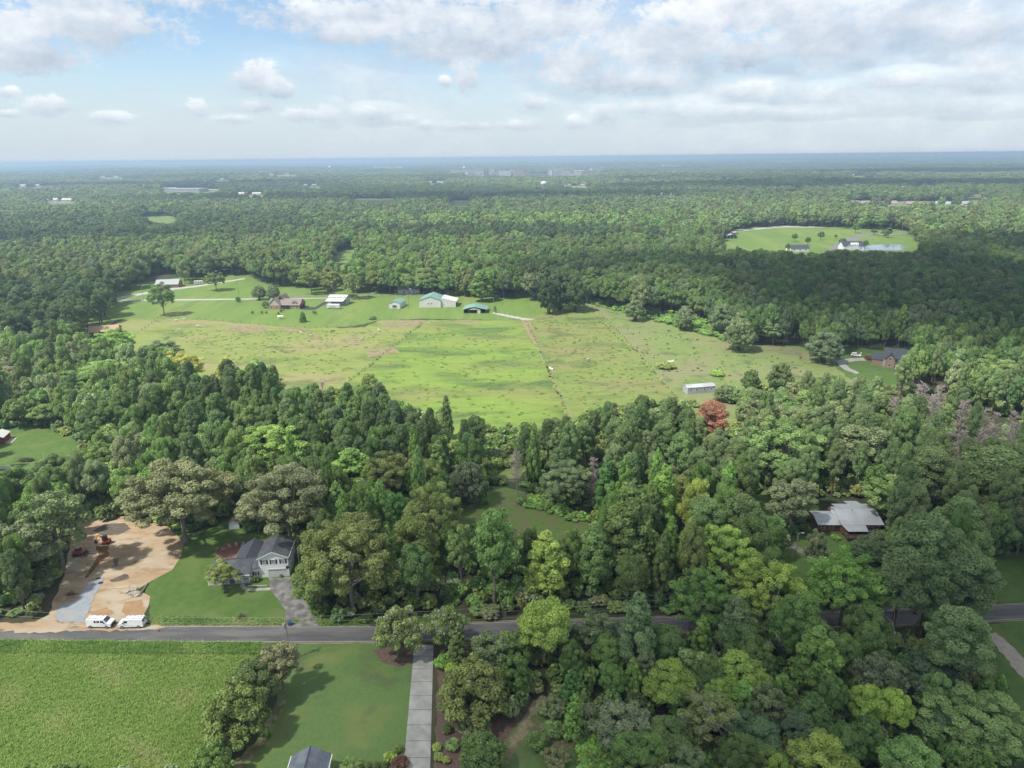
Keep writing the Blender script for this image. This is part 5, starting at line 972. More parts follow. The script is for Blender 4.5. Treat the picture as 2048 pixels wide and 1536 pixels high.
# ---------------------------------------------------------------- vans on the road shoulder
def van(x, y, rz, label, side_windows, rack):
    t = thing('van', label, 'van', (x, y, .08), rz, 'white vans parked by the dirt lot'); L = 2.72
    prof = [(-L, .45), (-L + .02, 1.25), (-L + .14, 2.02), (-L + .3, 2.12), (.95, 2.12), (1.15, 2.05), (1.85, 1.38), (2.55, 1.16), (L, 1.0), (L, .5), (L - .05, .38), (2.2, .36), (-2.5, .36)]
    n = len(prof); V = []; F = []
    def yw(z): return .98 if z < 1.3 else .98 - (z - 1.3) * .17
    for sg in (-1, 1): V += [(a, sg * yw(b), b) for a, b in prof]
    F = [tuple(range(n)), tuple(range(n, 2 * n))[::-1]] + [(i, n + i, n + (i + 1) % n, (i + 1) % n) for i in range(n)]
    bd = MB().poly(V, F).build('body', 'paint_white', t, bevel=.05)
    ws = MB().slab([(1.19, -.76, 2.03), (1.19, .76, 2.03), (1.83, .86, 1.42), (1.83, -.86, 1.42)], .02).build('windshield', 'glass', t); ws.location.z = .018; ws.location.x = .012
    for sg in (-1, 1):
        def sidewin(a0, a1, b0, b1, sl=0):
            y0, y1 = yw(b0) + .006, yw(b1) + .006; MB().poly([(a0, sg * y0, b0), (a1, sg * y0, b0), (a1 - sl, sg * y1, b1), (a0, sg * y1, b1), (a0, sg * (y0 - .02), b0), (a1, sg * (y0 - .02), b0), (a1 - sl, sg * (y1 - .02), b1), (a0, sg * (y1 - .02), b1)], [(0, 1, 2, 3), (4, 7, 6, 5), (0, 4, 5, 1), (1, 5, 6, 2), (2, 6, 7, 3), (3, 7, 4, 0)]).build('side_window', 'glass', t)
        sidewin(.55, 1.5, 1.38, 1.88, .38)
        if side_windows: sidewin(-.25, .35, 1.38, 1.85); sidewin(-.85, -.4, 1.38, 1.85)
        MB().box(1.35, 1.5, sg * 1.0 - .02 if sg > 0 else -1.16, sg * 1.0 + .16 if sg > 0 else -.98, 1.3, 1.52).build('mirror', 'plastic_black', t)
        for wx in (-1.75, 1.75):
            w = MB(); yy = sg * .84; w.tube([(wx, yy - sg * .12, .37), (wx, yy + sg * .15, .37)], .37, 16); wh = w.build('wheel', 'rubber', t); MB().tube([(wx, yy + sg * .145, .37), (wx, yy + sg * .16, .37)], .2, 12).build('hubcap', 'chrome', wh)
        MB().box(2.66, 2.735, sg * .85 - .14, sg * .85 + .1, .78, .96).build('headlight', 'glass_pale', t); MB().box(-2.735, -2.7, sg * .88 - .07, sg * .88 + .07, .8, 1.2).build('tail_light', 'lens_red', t)
        MB().slab([(-2.738, sg * .42 - .3, 1.38), (-2.738, sg * .42 + .3, 1.38), (-2.66, sg * .40 + .28, 1.9), (-2.66, sg * .40 - .28, 1.9)], .02).build('rear_window', 'glass', t)
    MB().box(2.62, 2.86, -.95, .95, .4, .62).build('bumper', 'plastic_black' if side_windows else 'chrome', t); MB().box(2.68, 2.745, -.68, .68, .64, 1.0).build('grille', 'plastic_black', t); MB().box(-2.86, -2.68, -.95, .95, .42, .58).build('bumper', 'chrome', t)
    m = MB()
    for yy in (-.62, .62) if rack else (-.62,): m.tube([(-2.3, yy, 2.24), (.8, yy, 2.24)], .045, 5)
    for xx in (-2.1, -.7, .6): m.box(xx - .03, xx + .03, -.7, .7, 2.18, 2.22); m.box(xx - .03, xx + .03, -.7, -.64, 2.1, 2.2); m.box(xx - .03, xx + .03, .64, .7, 2.1, 2.2)
    m.build('roof_rack', 'chrome', t); return t
c1 = (gp(173, 1257) + gp(224, 1258)) / 2; van(c1[0] - .05, c1[1] + .95, math.radians(-2), 'white passenger van with side windows parked nose towards the other van', True, True)
c2 = (gp(236, 1259) + gp(286, 1257)) / 2; van(c2[0], c2[1] + 1.0, math.radians(182), 'white windowless cargo van with roof rack parked nose towards the passenger van', False, True)
# traffic cones
for (u, v, lb) in ((318, 1262, 'orange traffic cone standing alone on the road'), (176, 1129, 'orange traffic cone in the dirt beside the trench')):
    p = gp(u, v); t = thing('traffic_cone', lb, 'traffic cone', (p[0], p[1], .07)); MB().box(-.2, .2, -.2, .2, 0, .05).build('base', 'plastic_black', t); MB().tube([(0, 0, .05), (0, 0, .75)], [.16, .03], 10).build('cone', 'cone_orange', t); MB().tube([(0, 0, .4), (0, 0, .52)], [.1, .082], 10).build('band', 'trim_white', t)
# mini excavator
p = gp(213, 1087); EX = thing('excavator', 'small orange excavator with black cab digging a trench in the dirt lot', 'excavator', (p[0], p[1], .05), math.radians(188))
for sy in (-1, 1):
    m = MB(); m.ext([(-1.0, .12), (-.85, 0), (.85, 0), (1.0, .12), (1.0, .38), (.85, .5), (-.85, .5), (-1.0, .38)], 'y', sy * .72 - .18, sy * .72 + .18); m.build('track', 'rubber', EX, bevel=.03)
MB().box(-.5, .5, -.5, .5, .2, .56).build('undercarriage', 'plastic_black', EX)
bd = MB().ext([(-1.15, -.55), (-.9, -.8), (.55, -.8), (.7, -.5), (.7, .5), (.55, .8), (-.9, .8), (-1.15, .55)], 'z', .56, 1.15).build('body', 'machine_orange', EX, bevel=.05)
cb = MB().ext([(-.55, 1.15), (.55, 1.15), (.62, 1.5), (.4, 2.45), (-.5, 2.45), (-.55, 1.6)], 'y', -.15, .78).build('cab', 'plastic_black', EX, bevel=.04); MB().box(-.52, .44, -.18, .82, 2.46, 2.54).build('cab_roof', 'plastic_black', cb); MB().box(-.35, .38, .782, .8, 1.6, 2.35).build('cab_window', 'glass', cb)
MB().tube([(.55, -.35, .95), (1.25, -.35, 2.05), (2.0, -.35, 2.35)], [.19, .17, .13], 6).build('boom', 'machine_orange', EX); MB().tube([(1.9, -.35, 2.4), (2.75, -.35, .85)], [.13, .10], 6).build('arm', 'machine_orange', EX)
MB().ext([(2.7, .9), (2.95, .75), (2.9, .3), (2.6, .1), (2.35, .2), (2.55, .55)], 'y', -.62, -.08).build('bucket', 'plastic_black', EX); MB().tube([(.8, -.35, 1.0), (1.5, -.35, 2.0)], .06, 6).build('hydraulic_ram', 'chrome', EX)
MB().box(.95, 1.15, -.9, .9, .05, .42).build('blade', 'machine_orange', EX)
# skid steer
p = gp(159, 1110); SK = thing('skid_loader', 'orange tracked skid loader with its bucket raised on the dirt lot', 'loader', (p[0], p[1], .05), math.radians(6))
for sy in (-1, 1):
    MB().ext([(-1.25, .15), (-1.0, 0), (.75, 0), (1.0, .15), (.95, .4), (-.9, .62), (-1.25, .4)], 'y', sy * .75 - .2, sy * .75 + .2).build('track', 'rubber', SK, bevel=.03); MB().tube([(-1.25, sy * .72, 1.45), (-.2, sy * .72, 1.5), (.95, sy * .72, 1.1), (1.45, sy * .72, .75)], .11, 6).build('lift_arm', 'machine_orange', SK)
MB().ext([(-1.5, .35), (.9, .35), (.9, .8), (.5, 1.0), (-.6, 1.15), (-1.5, 1.1)], 'y', -.55, .55).build('body', 'machine_orange', SK, bevel=.05); cb = MB().ext([(-.7, 1.12), (.5, 1.0), (.65, 1.2), (.4, 2.0), (-.65, 2.0)], 'y', -.48, .48).build('cab', 'plastic_black', SK, bevel=.03); MB().box(-.6, .36, -.5, .5, 2.005, 2.06).build('cab_roof', 'glass_pale', cb)
MB().ext([(1.4, .35), (2.1, .3), (2.15, .4), (1.65, .55), (1.55, 1.0), (1.4, .95)], 'y', -.95, .95).build('bucket', 'plastic_black', SK)
# timber, rubble, log, pipes on the lot
p = gp(243, 1175); LP = thing('lumber_pile', 'stack of pale sawn boards on the dirt lot', 'lumber', (p[0], p[1], .05), .06)
for k in range(9):
    r = np.random.default_rng(50 + k); MB().box(-1.6 + r.uniform(-.3, .3), 1.5 + r.uniform(-.2, .6), -.55 + (k % 4) * .3, -.3 + (k % 4) * .3, .06 * (k // 4), .06 * (k // 4) + .055).build('board', 'wood_pale', LP)
for k in range(11):
    r = np.random.default_rng(80 + k); p = gp(255 + r.uniform(0, 24), 1178 + r.uniform(0, 16)); w, d, h = r.uniform(.4, .9), r.uniform(.35, .7), r.uniform(.2, .45)
    s_ = MB().ext([(w * math.cos(a) * r.uniform(.6, .8), d * math.sin(a) * r.uniform(.6, .8)) for a in np.linspace(0, 6.28, 6, endpoint=False)], 'z', 0, h).build('rubble_block', 'stone_pale', None, bevel=.04); s_.location = (p[0], p[1], .04); s_.rotation_euler = (r.uniform(-.2, .2), r.uniform(-.2, .2), r.uniform(0, 3)); tag(s_, 'broken pale concrete block in the rubble heap beside the boards', 'rubble', 'rubble heap on the dirt lot')
a, b = gp(277, 1194), gp(296, 1168); lg = MB().tube([(0, 0, .22), tuple((b - a) * .5 + np.array([.1, 0, .24])), tuple(b - a + np.array([0, 0, .2]))], [.22, .2, .16], 8).build('log', 'bark_grey'); lg.location = (a[0], a[1], 0.03); tag(lg, 'long mossy log lying on the grass edge of the dirt lot', 'log')
a, b = gp(283, 1247.5), gp(300, 1246); cv = MB().tube([(0, 0, .3), tuple(b - a + np.array([0, 0, .3]))], .25, 10).build('culvert_pipe', 'plastic_black'); cv.location = (a[0], a[1], .02); tag(cv, 'black culvert pipe lying in the roadside ditch', 'pipe')
for (u, v, lb) in ((144, 1190, 'dark heap of torn roots beside the gravel pad'), (481, 1236, 'small brush heap on the white house lawn by the ditch')):
    p = gp(u, v); t = thing('brush_heap', lb, 'brush heap', (p[0], p[1], 0)); m = MB(); r = np.random.default_rng(u)
    for k in range(36):
        a = r.uniform(0, 6.28); L_ = r.uniform(.4, 1.4); q = r.normal(0, .35, 3); q[2] = abs(q[2]); m.tube([q, q + np.array([math.cos(a) * L_, math.sin(a) * L_, r.uniform(-.05, .4)])], [.07, .02], 4)
    m.build('branches', 'wood_dark', t)
for (u, v) in ((197, 1158), (201, 1167)):
    p = gp(u, v); s_ = MB().box(-.45, .45, -.3, .3, 0, .22).build('tool_box', 'plastic_black', None, bevel=.04); s_.location = (p[0], p[1], .115); s_.rotation_euler[2] = .4; tag(s_, 'small dark box left on the gravel pad', 'box', 'dark boxes on the gravel pad')
p = gp(579, 1252); t = thing('wheelie_bin', 'blue wheeled bin standing at the end of the white house driveway', 'bin', (p[0], p[1] + .3, .05)); MB().ext([(-.26, 0), (.26, 0), (.33, .95), (-.33, .95)], 'y', -.3, .3).build('body', 'bin_blue', t, bevel=.03); MB().box(-.36, .36, -.34, .34, .95, 1.02).build('lid', 'bin_blue', t)
for sx in (-.2, .2): MB().tube([(sx - .04, .3, .1), (sx + .04, .3, .1)], .1, 8).build('wheel', 'rubber', t)
p = gp(632, 1180); pw = gp(629.5, 1152)
# ---------------------------------------------------------------- poles and wires
def pole(x, y, h, label, arm=True, transformer=False, lamp=0.0):
    t = thing('utility_pole', label, 'utility pole', (x, y, 0)); MB().tube([(0, 0, -.3), (0, 0, h)], [.17, .12], 8).build('post', 'pole_wood', t)
    if arm: MB().box(-.08, .08, -1.0, 1.0, h - .55, h - .4).build('crossarm', 'pole_wood', t)
    if arm:
        for q in (-.85, 0.0, .85): MB().tube([(0, q, h - .4 if q else h), (0, q, h - .15 if q else h + .2)], .05, 6).build('insulator', 'stone_pale', t)
    if transformer: MB().tube([(-.35, 0, h - 2.0), (-.35, 0, h - 1.0)], .26, 10).build('transformer', 'metal_roof', t)
    if lamp: MB().tube([(0, 0, h - .1), (lamp * .7, 0, h + .15), (lamp, 0, h + .1)], .05, 6).build('lamp_arm', 'metal_roof', t); MB().box(lamp - .1, lamp + .5, -.12, .12, h, h + .12).build('lamp_head', 'metal_white', t)
    return t
pA = gp(570, 1239, 9.5); pole(pA[0], pA[1], 9.5, 'wooden utility pole with grey transformer beside the road', True, True)
pB = gp(1773, 1146, 10.0); pole(pB[0], pB[1], 10.0, 'wooden utility pole below the metal-roofed house')
pC = np.array([pA[0] - 62, pA[1] + 4.0, 0]); pole(pC[0], pC[1], 9.5, 'wooden utility pole farther along the road beside the hay field')
pL = gp(1590, 1121); pole(pL[0], pL[1], 7.6, 'wooden lamp pole beside the curving driveway', False, False, .9)
pS = gp(632, 1151); 
def wire(a, b, sag, label, r=.022):
    a = np.array(a, float); b = np.array(b, float); L_ = [a + (b - a) * t - np.array([0, 0, 4 * sag * t * (1 - t)]) - a for t in np.linspace(0, 1, 25)]; o = MB().tube(L_, r, 4).build('power_line', 'wire'); o.location = tuple(a); tag(o, label, 'power line', 'power lines along the road')
for q, nm in ((-.85, 'lower'), (.85, 'upper')):
    wire((pA[0], pA[1] + q, 9.35), (pB[0], pB[1] + q, 9.85), 1.6, f'{nm} of two power lines crossing the roadside wood between the poles'); wire((pC[0], pC[1] + q, 9.35), (pA[0], pA[1] + q, 9.35), .8, f'{nm} of two power lines above the white vans')
wire((pA[0], pA[1], 7.6), (pB[0], pB[1], 7.9), 1.9, 'lowest sagging cable beneath the roadside power lines', .018)
p = gp(632, 1154); t = thing('yard_pole', 'thin bare pole at the garage side of the white house', 'pole', (hp[0] + 9.3, hp[1] + 1.5, 0)); MB().tube([(0, 0, 0), (-.1, 0, 6.4)], [.09, .07], 6).build('post', 'pole_wood', t)
# ---------------------------------------------------------------- shingled roof at the bottom of the picture
rp = gp(621, 1491, 4.6); RF = thing('garage', 'grey shingled gable roof with white eaves beside the lawn', 'garage', (rp[0], rp[1], 0), math.radians(3.0)); Lr = 9.0
gwall(MB(), -2.9, 2.9, -Lr, -.35, 2.9, 4.6, 'y').build('wall', 'siding_white', RF); rf = gable(MB(), -2.9, 2.9, -Lr, -.35, 2.9, 4.6, 'y', .35).build('roof', 'shingle_blue', RF)
MB().box(-.1, .1, -Lr - .35, 0, 4.585, 4.64).build('ridge_cap', 'shingle_slate', rf)
for sg in (-1, 1): MB().box(sg * 3.32 - .06, sg * 3.32 + .06, -Lr - .35, 0, 2.5, 2.63).build('gutter', 'trim_white', rf)
# ---------------------------------------------------------------- metal-roofed house on the right
q0 = gp(1670, 1018, 5.0); RH = thing('house', 'brick house with pale grey metal roof and wooden deck among the trees', 'house', (q0[0], q0[1], 0), math.radians(-1))
MB().box(.3, 10.2, -5.0, 4.6, -.1, 3.05).build('wall', 'brick_red', RH); MB().box(-5.4, .3, -3.6, 2.8, -.1, 2.75).build('wing_wall', 'brick_red', RH)
m = MB(); m.slab([(-.3, -5.6, 3.25), (10.8, -5.6, 3.25), (10.8, 0, 5.0), (-.3, 0, 5.0)], .1); m.slab([(-.3, 0, 5.0), (10.8, 0, 5.0), (10.8, 5.2, 3.9), (1.2, 5.2, 3.9), (1.2, 2.4, 4.49), (-.3, 2.4, 4.49)], .1); mr = m.build('roof', 'metal_roof', RH)
MB().slab([(5.8, 5.2, 3.88), (9.4, 5.2, 3.88), (9.4, 8.0, 3.3), (5.8, 8.0, 3.3)], .1).build('rear_roof', 'metal_roof', RH); MB().box(6.0, 9.2, 4.6, 7.7, -.1, 3.2).build('rear_wall', 'brick_red', RH)
MB().slab([(.4, -8.0, 2.7), (5.6, -8.0, 2.7), (5.9, -5.6, 3.2), (-.2, -5.6, 3.2)], .08).build('porch_roof', 'metal_roof', RH)
m = MB(); m.slab([(-5.9, -4.3, 2.55), (.28, -4.3, 2.55), (.28, -.4, 3.7), (-5.9, -.4, 3.7)], .1); m.slab([(-5.9, -.4, 3.7), (.28, -.4, 3.7), (.28, 3.2, 2.75), (-5.9, 3.2, 2.75)], .1); m.build('wing_roof', 'metal_roof', RH)
MB().ext([(-3, 3.05), (2.2, 3.05), (2.2, 4.3), (0, 4.85), (-3, 4.0)], 'x', .02, .3).build('gable_wall', 'siding_white', RH)
MB().box(.25, 5.75, -8.6, -5.0, .95, 1.1).build('deck', 'wood_red', RH)
m = MB()
for x in (.3, 2.1, 3.9, 5.65): m.box(x - .06, x + .06, -8.55, -8.43, -.1, 2.0)
for x in (.3, 5.65): m.box(x - .05, x + .05, -7.7, -7.6, 1.1, 2.7)
m.build('deck_posts', 'wood_red', RH)
m = MB(); m.box(.3, 5.65, -8.55, -8.47, 1.95, 2.03); m.box(.26, .34, -8.5, -5.1, 1.95, 2.03)
for k in range(34): m.box(.4 + k * .155, .44 + k * .155, -8.53, -8.49, 1.1, 1.95)
m.build('deck_railing', 'wood_grey', RH)
st = MB()
for k in range(6): st.box(4.7, 5.7, -8.6 - (k + 1) * .3, -8.62 - k * .3, .78 - k * .16, .83 - k * .16)
st.box(4.62, 4.7, -10.5, -8.6, -.05, .05); st.slab([(4.62, -10.45, .05), (4.7, -10.45, .05), (4.7, -8.6, 1.05), (4.62, -8.6, 1.05)], .2); st.slab([(5.7, -10.45, .05), (5.78, -10.45, .05), (5.78, -8.6, 1.05), (5.7, -8.6, 1.05)], .2)
st.slab([(5.7, -10.45, .95), (5.78, -10.45, .95), (5.78, -8.6, 1.98), (5.7, -8.6, 1.98)], .08); st.build('stairs', 'wood_red', RH)
window(RH, -2.0, -3.6, 1.0, 1.0, 1.0); window(RH, -4.2, -3.6, 1.0, 1.0, 1.0); MB().box(2.4, 3.3, -5.06, -5.003, 1.1, 3.0).build('door', 'wood_dark', RH); window(RH, 1.4, -5.0, 1.6, .9, 1.0); window(RH, 7.6, -5.0, 1.2, 1.4, 1.1); MB().tube([(4.3, -.6, 4.6), (4.3, -.6, 5.2)], .09, 8).build('vent_pipe', 'plastic_black', mr)
# ---------------------------------------------------------------- mobile home, grey-roofed house with car
a, b = gp(1377, 792), gp(1438, 783); MH = thing('mobile_home', 'long white mobile home with pale metal roof at the edge of the weedy field', 'mobile home', (a[0], a[1] + 2, 0), math.atan2(b[1] - a[1], b[0] - a[0]) * .55)
gwall(MB(), 0, 12.6, 0, 4.6, 2.9, 3.5, 'x').build('wall', 'metal_roof', MH); gable(MB(), 0, 12.6, 0, 4.6, 2.9, 3.5, 'x', .15, .08).build('roof', 'metal_roof', MH); MB().box(.02, 12.58, -.02, 4.62, -.1, .6).build('skirting', 'metal_roof', MH)
for x in (1.5, 4.2, 7.6, 10.8): window(MH, x, 0, 1.35, .8, .9)
window(MH, 0, 2.3, 1.4, .8, .9, '-x')
c = gp(1765, 735); GH = thing('house', 'stone house with steep slate-grey roof and columned porch beside the curved drive', 'house', (c[0], c[1], 0), math.radians(-28))
gwall(MB(), 0, 15, 1.5, 11, 4.6, 8.2, 'x').build('wall', 'stucco', GH); gable(MB(), 0, 15, 1.5, 11, 4.6, 8.2, 'x', .4).build('roof', 'shingle_slate', GH); gwall(MB(), .6, 4.8, -.5, 6, 4.7, 7.1, 'y').build('gable_wall', 'brick_tan', GH); gable(MB(), .6, 4.8, -.5, 6, 4.7, 7.1, 'y', .35).build('gable_roof', 'shingle_slate', GH)
MB().box(5.0, 12.5, -.8, 1.5, -.1, .3).build('porch_floor', 'concrete', GH); m = MB(); m.slab([(4.9, -1.1, 2.9), (12.8, -1.1, 2.9), (12.8, 1.52, 3.7), (4.9, 1.52, 3.7)], .1); m.build('porch_roof', 'shingle_slate', GH)
for x in (5.3, 7.6, 9.9, 12.2): MB().box(x - .14, x + .14, -.8, -.52, .3, 2.95).build('column', 'trim_white', GH)
gwall(MB(), 7, 10, 1.2, 5, 5.6, 6.8, 'y').build('dormer_wall', 'siding_white', GH); gable(MB(), 7, 10, 1.2, 5, 5.6, 6.8, 'y', .25).build('dormer_roof', 'shingle_slate', GH)
for (x, y, z) in ((2.7, -.5, 1.0), (2.7, -.5, 4.0), (6.5, 1.5, 1.2), (11, 1.5, 1.2), (8.5, 1.2, 4.7)): window(GH, x, y, z, 1.0, 1.3)
window(GH, 0, 4, 1.2, 1.2, 1.3, '-x'); MB().box(-5.0, 0, 3, 10, -.1, 3.0).build('garage_wall', 'brick_tan', GH); gable(MB(), -5, 0, 3, 10, 3.1, 5.2, 'x', .3).build('garage_roof', 'shingle_slate', GH)
def car(x, y, rz, label, m='paint_white'):
    t = thing('car', label, 'car', (x, y, .1), rz); prof = [(-2.3, .35), (-2.35, .9), (-2.2, 1.1), (-1.95, 1.62), (-1.6, 1.7), (.2, 1.68), (1.0, 1.1), (2.1, .95), (2.3, .75), (2.3, .35)]
    MB().ext(prof, 'y', -.9, .9).build('body', m, t, bevel=.08)
    for sg in (-1, 1):
        MB().poly([(-1.75, sg * .906, 1.12), (.75, sg * .906, 1.12), (.15, sg * .906, 1.55), (-1.6, sg * .906, 1.55)], [(0, 1, 2, 3)]).build('side_window', 'glass', t)
        for wx in (-1.4, 1.4): w = MB().tube([(wx, sg * .72, .34), (wx, sg * .93, .34)], .34, 14).build('wheel', 'rubber', t); MB().tube([(wx, sg * .925, .34), (wx, sg * .94, .34)], .19, 10).build('rim', 'chrome', w)
        MB().box(2.24, 2.33, sg * .7 - .16, sg * .7 + .12, .66, .82).build('headlight', 'glass_pale', t)
    MB().slab([(.22, -.8, 1.69), (.22, .8, 1.69), (1.0, .85, 1.13), (1.0, -.85, 1.13)], .02).build('windshield', 'glass', t); MB().slab([(-2.26, -.8, 1.12), (-2.26, .8, 1.12), (-1.98, .75, 1.62), (-1.98, -.75, 1.62)], .02).build('rear_window', 'glass', t); return t
p = gp(1712, 713); car(p[0], p[1], math.radians(-35), 'white sport utility car parked on the curved drive by the slate-roofed house')
p = gp(1719, 711); s_ = MB().box(-.35, .35, -.35, .35, 0, 1.0).build('wheelie_bin', 'metal_white', None, bevel=.05); s_.location = (p[0] + 1.6, p[1] + 2, .05); tag(s_, 'pale bin standing behind the white parked car', 'bin')
# ---------------------------------------------------------------- left edge: red shed, trampoline boards, orange-roofed house
p = gp(-6, 890); RS = thing('shed', 'red shed with white trim at the edge of the small sunlit lawn', 'shed', (p[0] - 2.6, p[1], 0), .25); gwall(MB(), 0, 4.6, 0, 6, 2.5, 3.7, 'y').build('wall', 'metal_red', RS); gable(MB(), 0, 4.6, 0, 6, 2.5, 3.7, 'y', .25, .1).build('roof', 'metal_white', RS); MB().box(4.603, 4.66, 1.5, 4.5, 0, 2.2).build('door', 'metal_red', RS); MB().box(4.61, 6.8, .5, 5.5, .02, .06).build('apron', 'concrete_pale', RS)
p = gp(8, 938); PF = thing('board_fence', 'short white board fence beside the small sunlit lawn', 'fence', (p[0], p[1], 0), .2)
for k in range(12): MB().box(-2.2 + k * .37, -1.87 + k * .37, 0, .05, 0, 1.2).build('board', 'trim_white', PF)
t = thing('felled_tree', 'felled branch heap lying on the small sunlit lawn', 'brush heap', (*gp(52, 922)[:2], 0)); m = MB(); r = np.random.default_rng(5)
for k in range(60): q = np.array([r.uniform(-3.5, 3.5), r.normal(0, .7), abs(r.normal(0, .3))]); a = r.uniform(0, 6.28); m.tube([q, q + np.array([math.cos(a), math.sin(a) * .7, r.uniform(0, .6)]) * r.uniform(.5, 1.6)], [.06, .02], 4)
m.build('branches', 'wood_dark', t); lv = put('leaves', CROWN['bush'][0], t); lv.scale = (1.3, .7, .35); lv.color = (.09, .11, .05, 1)
p = gp(88, 915); t = thing('yard_post', 'slim white post standing on the small sunlit lawn', 'post', (p[0], p[1], 0)); MB().tube([(0, 0, 0), (0, 0, 1.6)], .07, 6).build('post', 'trim_white', t)
def simple_house(u, v, w, d, he, hr, rz, wm, rm, label, axis='x', nwin=3, hip=True, cat='house', z=0):
    p = gpt(u, v, z); t = thing('house', label, cat, (p[0], p[1], float(terr(p[0], p[1])) if np.hypot(p[0], p[1]) > 1090 else 0), rz)
    gwall(MB(), -w / 2, w / 2, 0, d, he, hr, axis).build('wall', wm, t); gable(MB(), -w / 2, w / 2, 0, d, he, hr, axis, .4).build('roof', rm, t)
    for k in range(nwin): window(t, -w / 2 + w * (k + .6) / (nwin + .2), 0, 1.0, 1.2, 1.2)
    return t
simple_house(208, 672, 15, 10, 2.8, 5.2, .3, 'brick_red', 'roof_orange', 'low house with orange-tan roof half hidden behind the sunlit round tree')
t = simple_house(334, 576, 17, 12, 2.9, 6.0, .15, 'brick_tan', 'far_grey', 'tan house with grey roof under the trees beside the far lane'); gwall(MB(), -6, -1, -4, 1, 2.9, 4.4, 'y').build('gable_wall', 'brick_tan', t); gable(MB(), -6, -1, -4, 4, 2.9, 4.6, 'y', .3).build('gable_roof', 'far_grey', t)
p = gp(397, 569); t = thing('travel_trailer', 'white camping trailer parked beside the far lane', 'trailer', (p[0], p[1], 0), .2); MB().ext([(-3.4, .5), (3.2, .5), (3.5, 1.2), (3.2, 2.9), (-3.2, 3.0), (-3.5, 1.5)], 'y', 0, 2.4).build('body', 'metal_white', t, bevel=.1)
for x in (-2, 0, 1.8): MB().box(x - .5, x + .5, -.03, -.003, 1.5, 2.2).build('side_window', 'glass', t)
for x in (-.5, .5): MB().tube([(x, .05, .35), (x, .3, .35)], .35, 12).build('wheel', 'rubber', t)
# ---------------------------------------------------------------- farm
c = gp(537, 618); FH = thing('house', 'brick farmhouse with brown shingle roofs and pale front gable on the farm lawn', 'house', (c[0], c[1], 0), math.radians(-7))
gwall(MB(), 0, 21.5, 1.2, 11, 2.9, 6.2, 'x').build('wall', 'brick_tan', FH); gable(MB(), 0, 21.5, 1.2, 11, 2.9, 6.2, 'x', .45).build('roof', 'shingle_brown', FH)
gwall(MB(), .3, 8.8, -.6, 8, 3.0, 7.4, 'y').build('gable_wall', 'stucco', FH); gable(MB(), .3, 8.8, -.6, 9, 3.0, 7.4, 'y', .4).build('gable_roof', 'shingle_brown', FH); MB().box(.28, 8.82, -.63, -.2, -.1, 2.75).build('brick_skirt', 'brick_tan', FH)
gwall(MB(), 4, 10, 6, 14, 4, 8.2, 'y').build('rear_wall', 'brick_tan', FH); gable(MB(), 4, 10, 5, 14, 4, 8.3, 'y', .4).build('rear_roof', 'shingle_brown', FH)
gwall(MB(), 16.4, 19.2, 1.6, 5, 4.3, 5.2, 'y').build('dormer_wall', 'stucco', FH); gable(MB(), 16.4, 19.2, 1.4, 5.2, 4.4, 5.4, 'y', .25).build('dormer_roof', 'shingle_brown', FH); window(FH, 17.8, 1.6, 3.75, 1.4, .6, '-y', 'glass')
MB().box(9.0, 14.2, .2, 1.15, -.1, 2.6).build('sunroom', 'shutter_dark', FH)
for x in (2.6, 6.4, 16, 19.5): window(FH, x, 1.2 if x > 9 else -.63, .9, 1.3, 1.3)
for k in range(2): MB().box(21.503, 21.56, 2.6 + k * 4, 5.8 + k * 4, 0, 2.4).build('garage_door', 'shutter_dark', FH)
def barn(u, v, rz, w, d, he, hr, roof, label, name='barn'):
    p = gp(u, v); t = thing(name, label, 'barn', (p[0], p[1], 0), rz); gwall(MB(), 0, w, 0, d, he, hr, 'y').build('wall', 'metal_white', t); gable(MB(), 0, w, 0, d, he, hr, 'y', .3, .1).build('roof', roof, t); return t
t = barn(778.5, 617, math.radians(-10), 7.6, 13, 3.6, 5.2, 'metal_green', 'small white metal barn with green roof and dark loading window'); MB().box(2.4, 5.2, -.05, -.003, 1.0, 2.2).build('door', 'glass', t); MB().box(2.2, 5.4, -.03, -.003, .1, .9).build('door_panel', 'metal_roof', t)
t = barn(839, 615, math.radians(-3), 14.5, 17, 5.0, 7.6, 'metal_green', 'large white metal barn with green roof and two small windows')
for x in (6.2, 8.3): window(t, x, 0, 2.2, .9, .9)
MB().ext([(14.5, -.1), (24.5, -.1), (24.5, 3.8), (14.8, 6.2), (14.5, 6.2)], 'y', 1.0, 1.3).build('end_wall', 'metal_white', t); MB().slab([(14.9, .9, 6.2), (25, .9, 3.85), (25, 14, 3.85), (14.9, 14, 6.2)], .1).build('lean_to_roof', 'metal_white', t)
for y in (5, 9.5, 13.8): MB().box(24.3, 24.5, y - .1, y + .1, 0, 3.85).build('post', 'wood_grey', t)
p = gp(926, 627); OS = thing('open_shed', 'open-fronted farm shed with green hipped roof and white door', 'shed', (p[0], p[1], 0), math.radians(-2)); w, d = 15.2, 12
MB().box(.6, w - .6, d - .6, d - .4, 0, 2.6).build('back_wall', 'wood_dark', OS); MB().box(.6, .75, .6, d - .6, 0, 2.6).build('side_wall', 'wood_dark', OS); MB().box(w - .75, w - .6, 3, d - .6, 0, 2.6).build('side_wall', 'wood_dark', OS); MB().box(.8, w - .8, 1.5, d - .7, 2.35, 2.5).build('loft', 'wood_dark', OS)
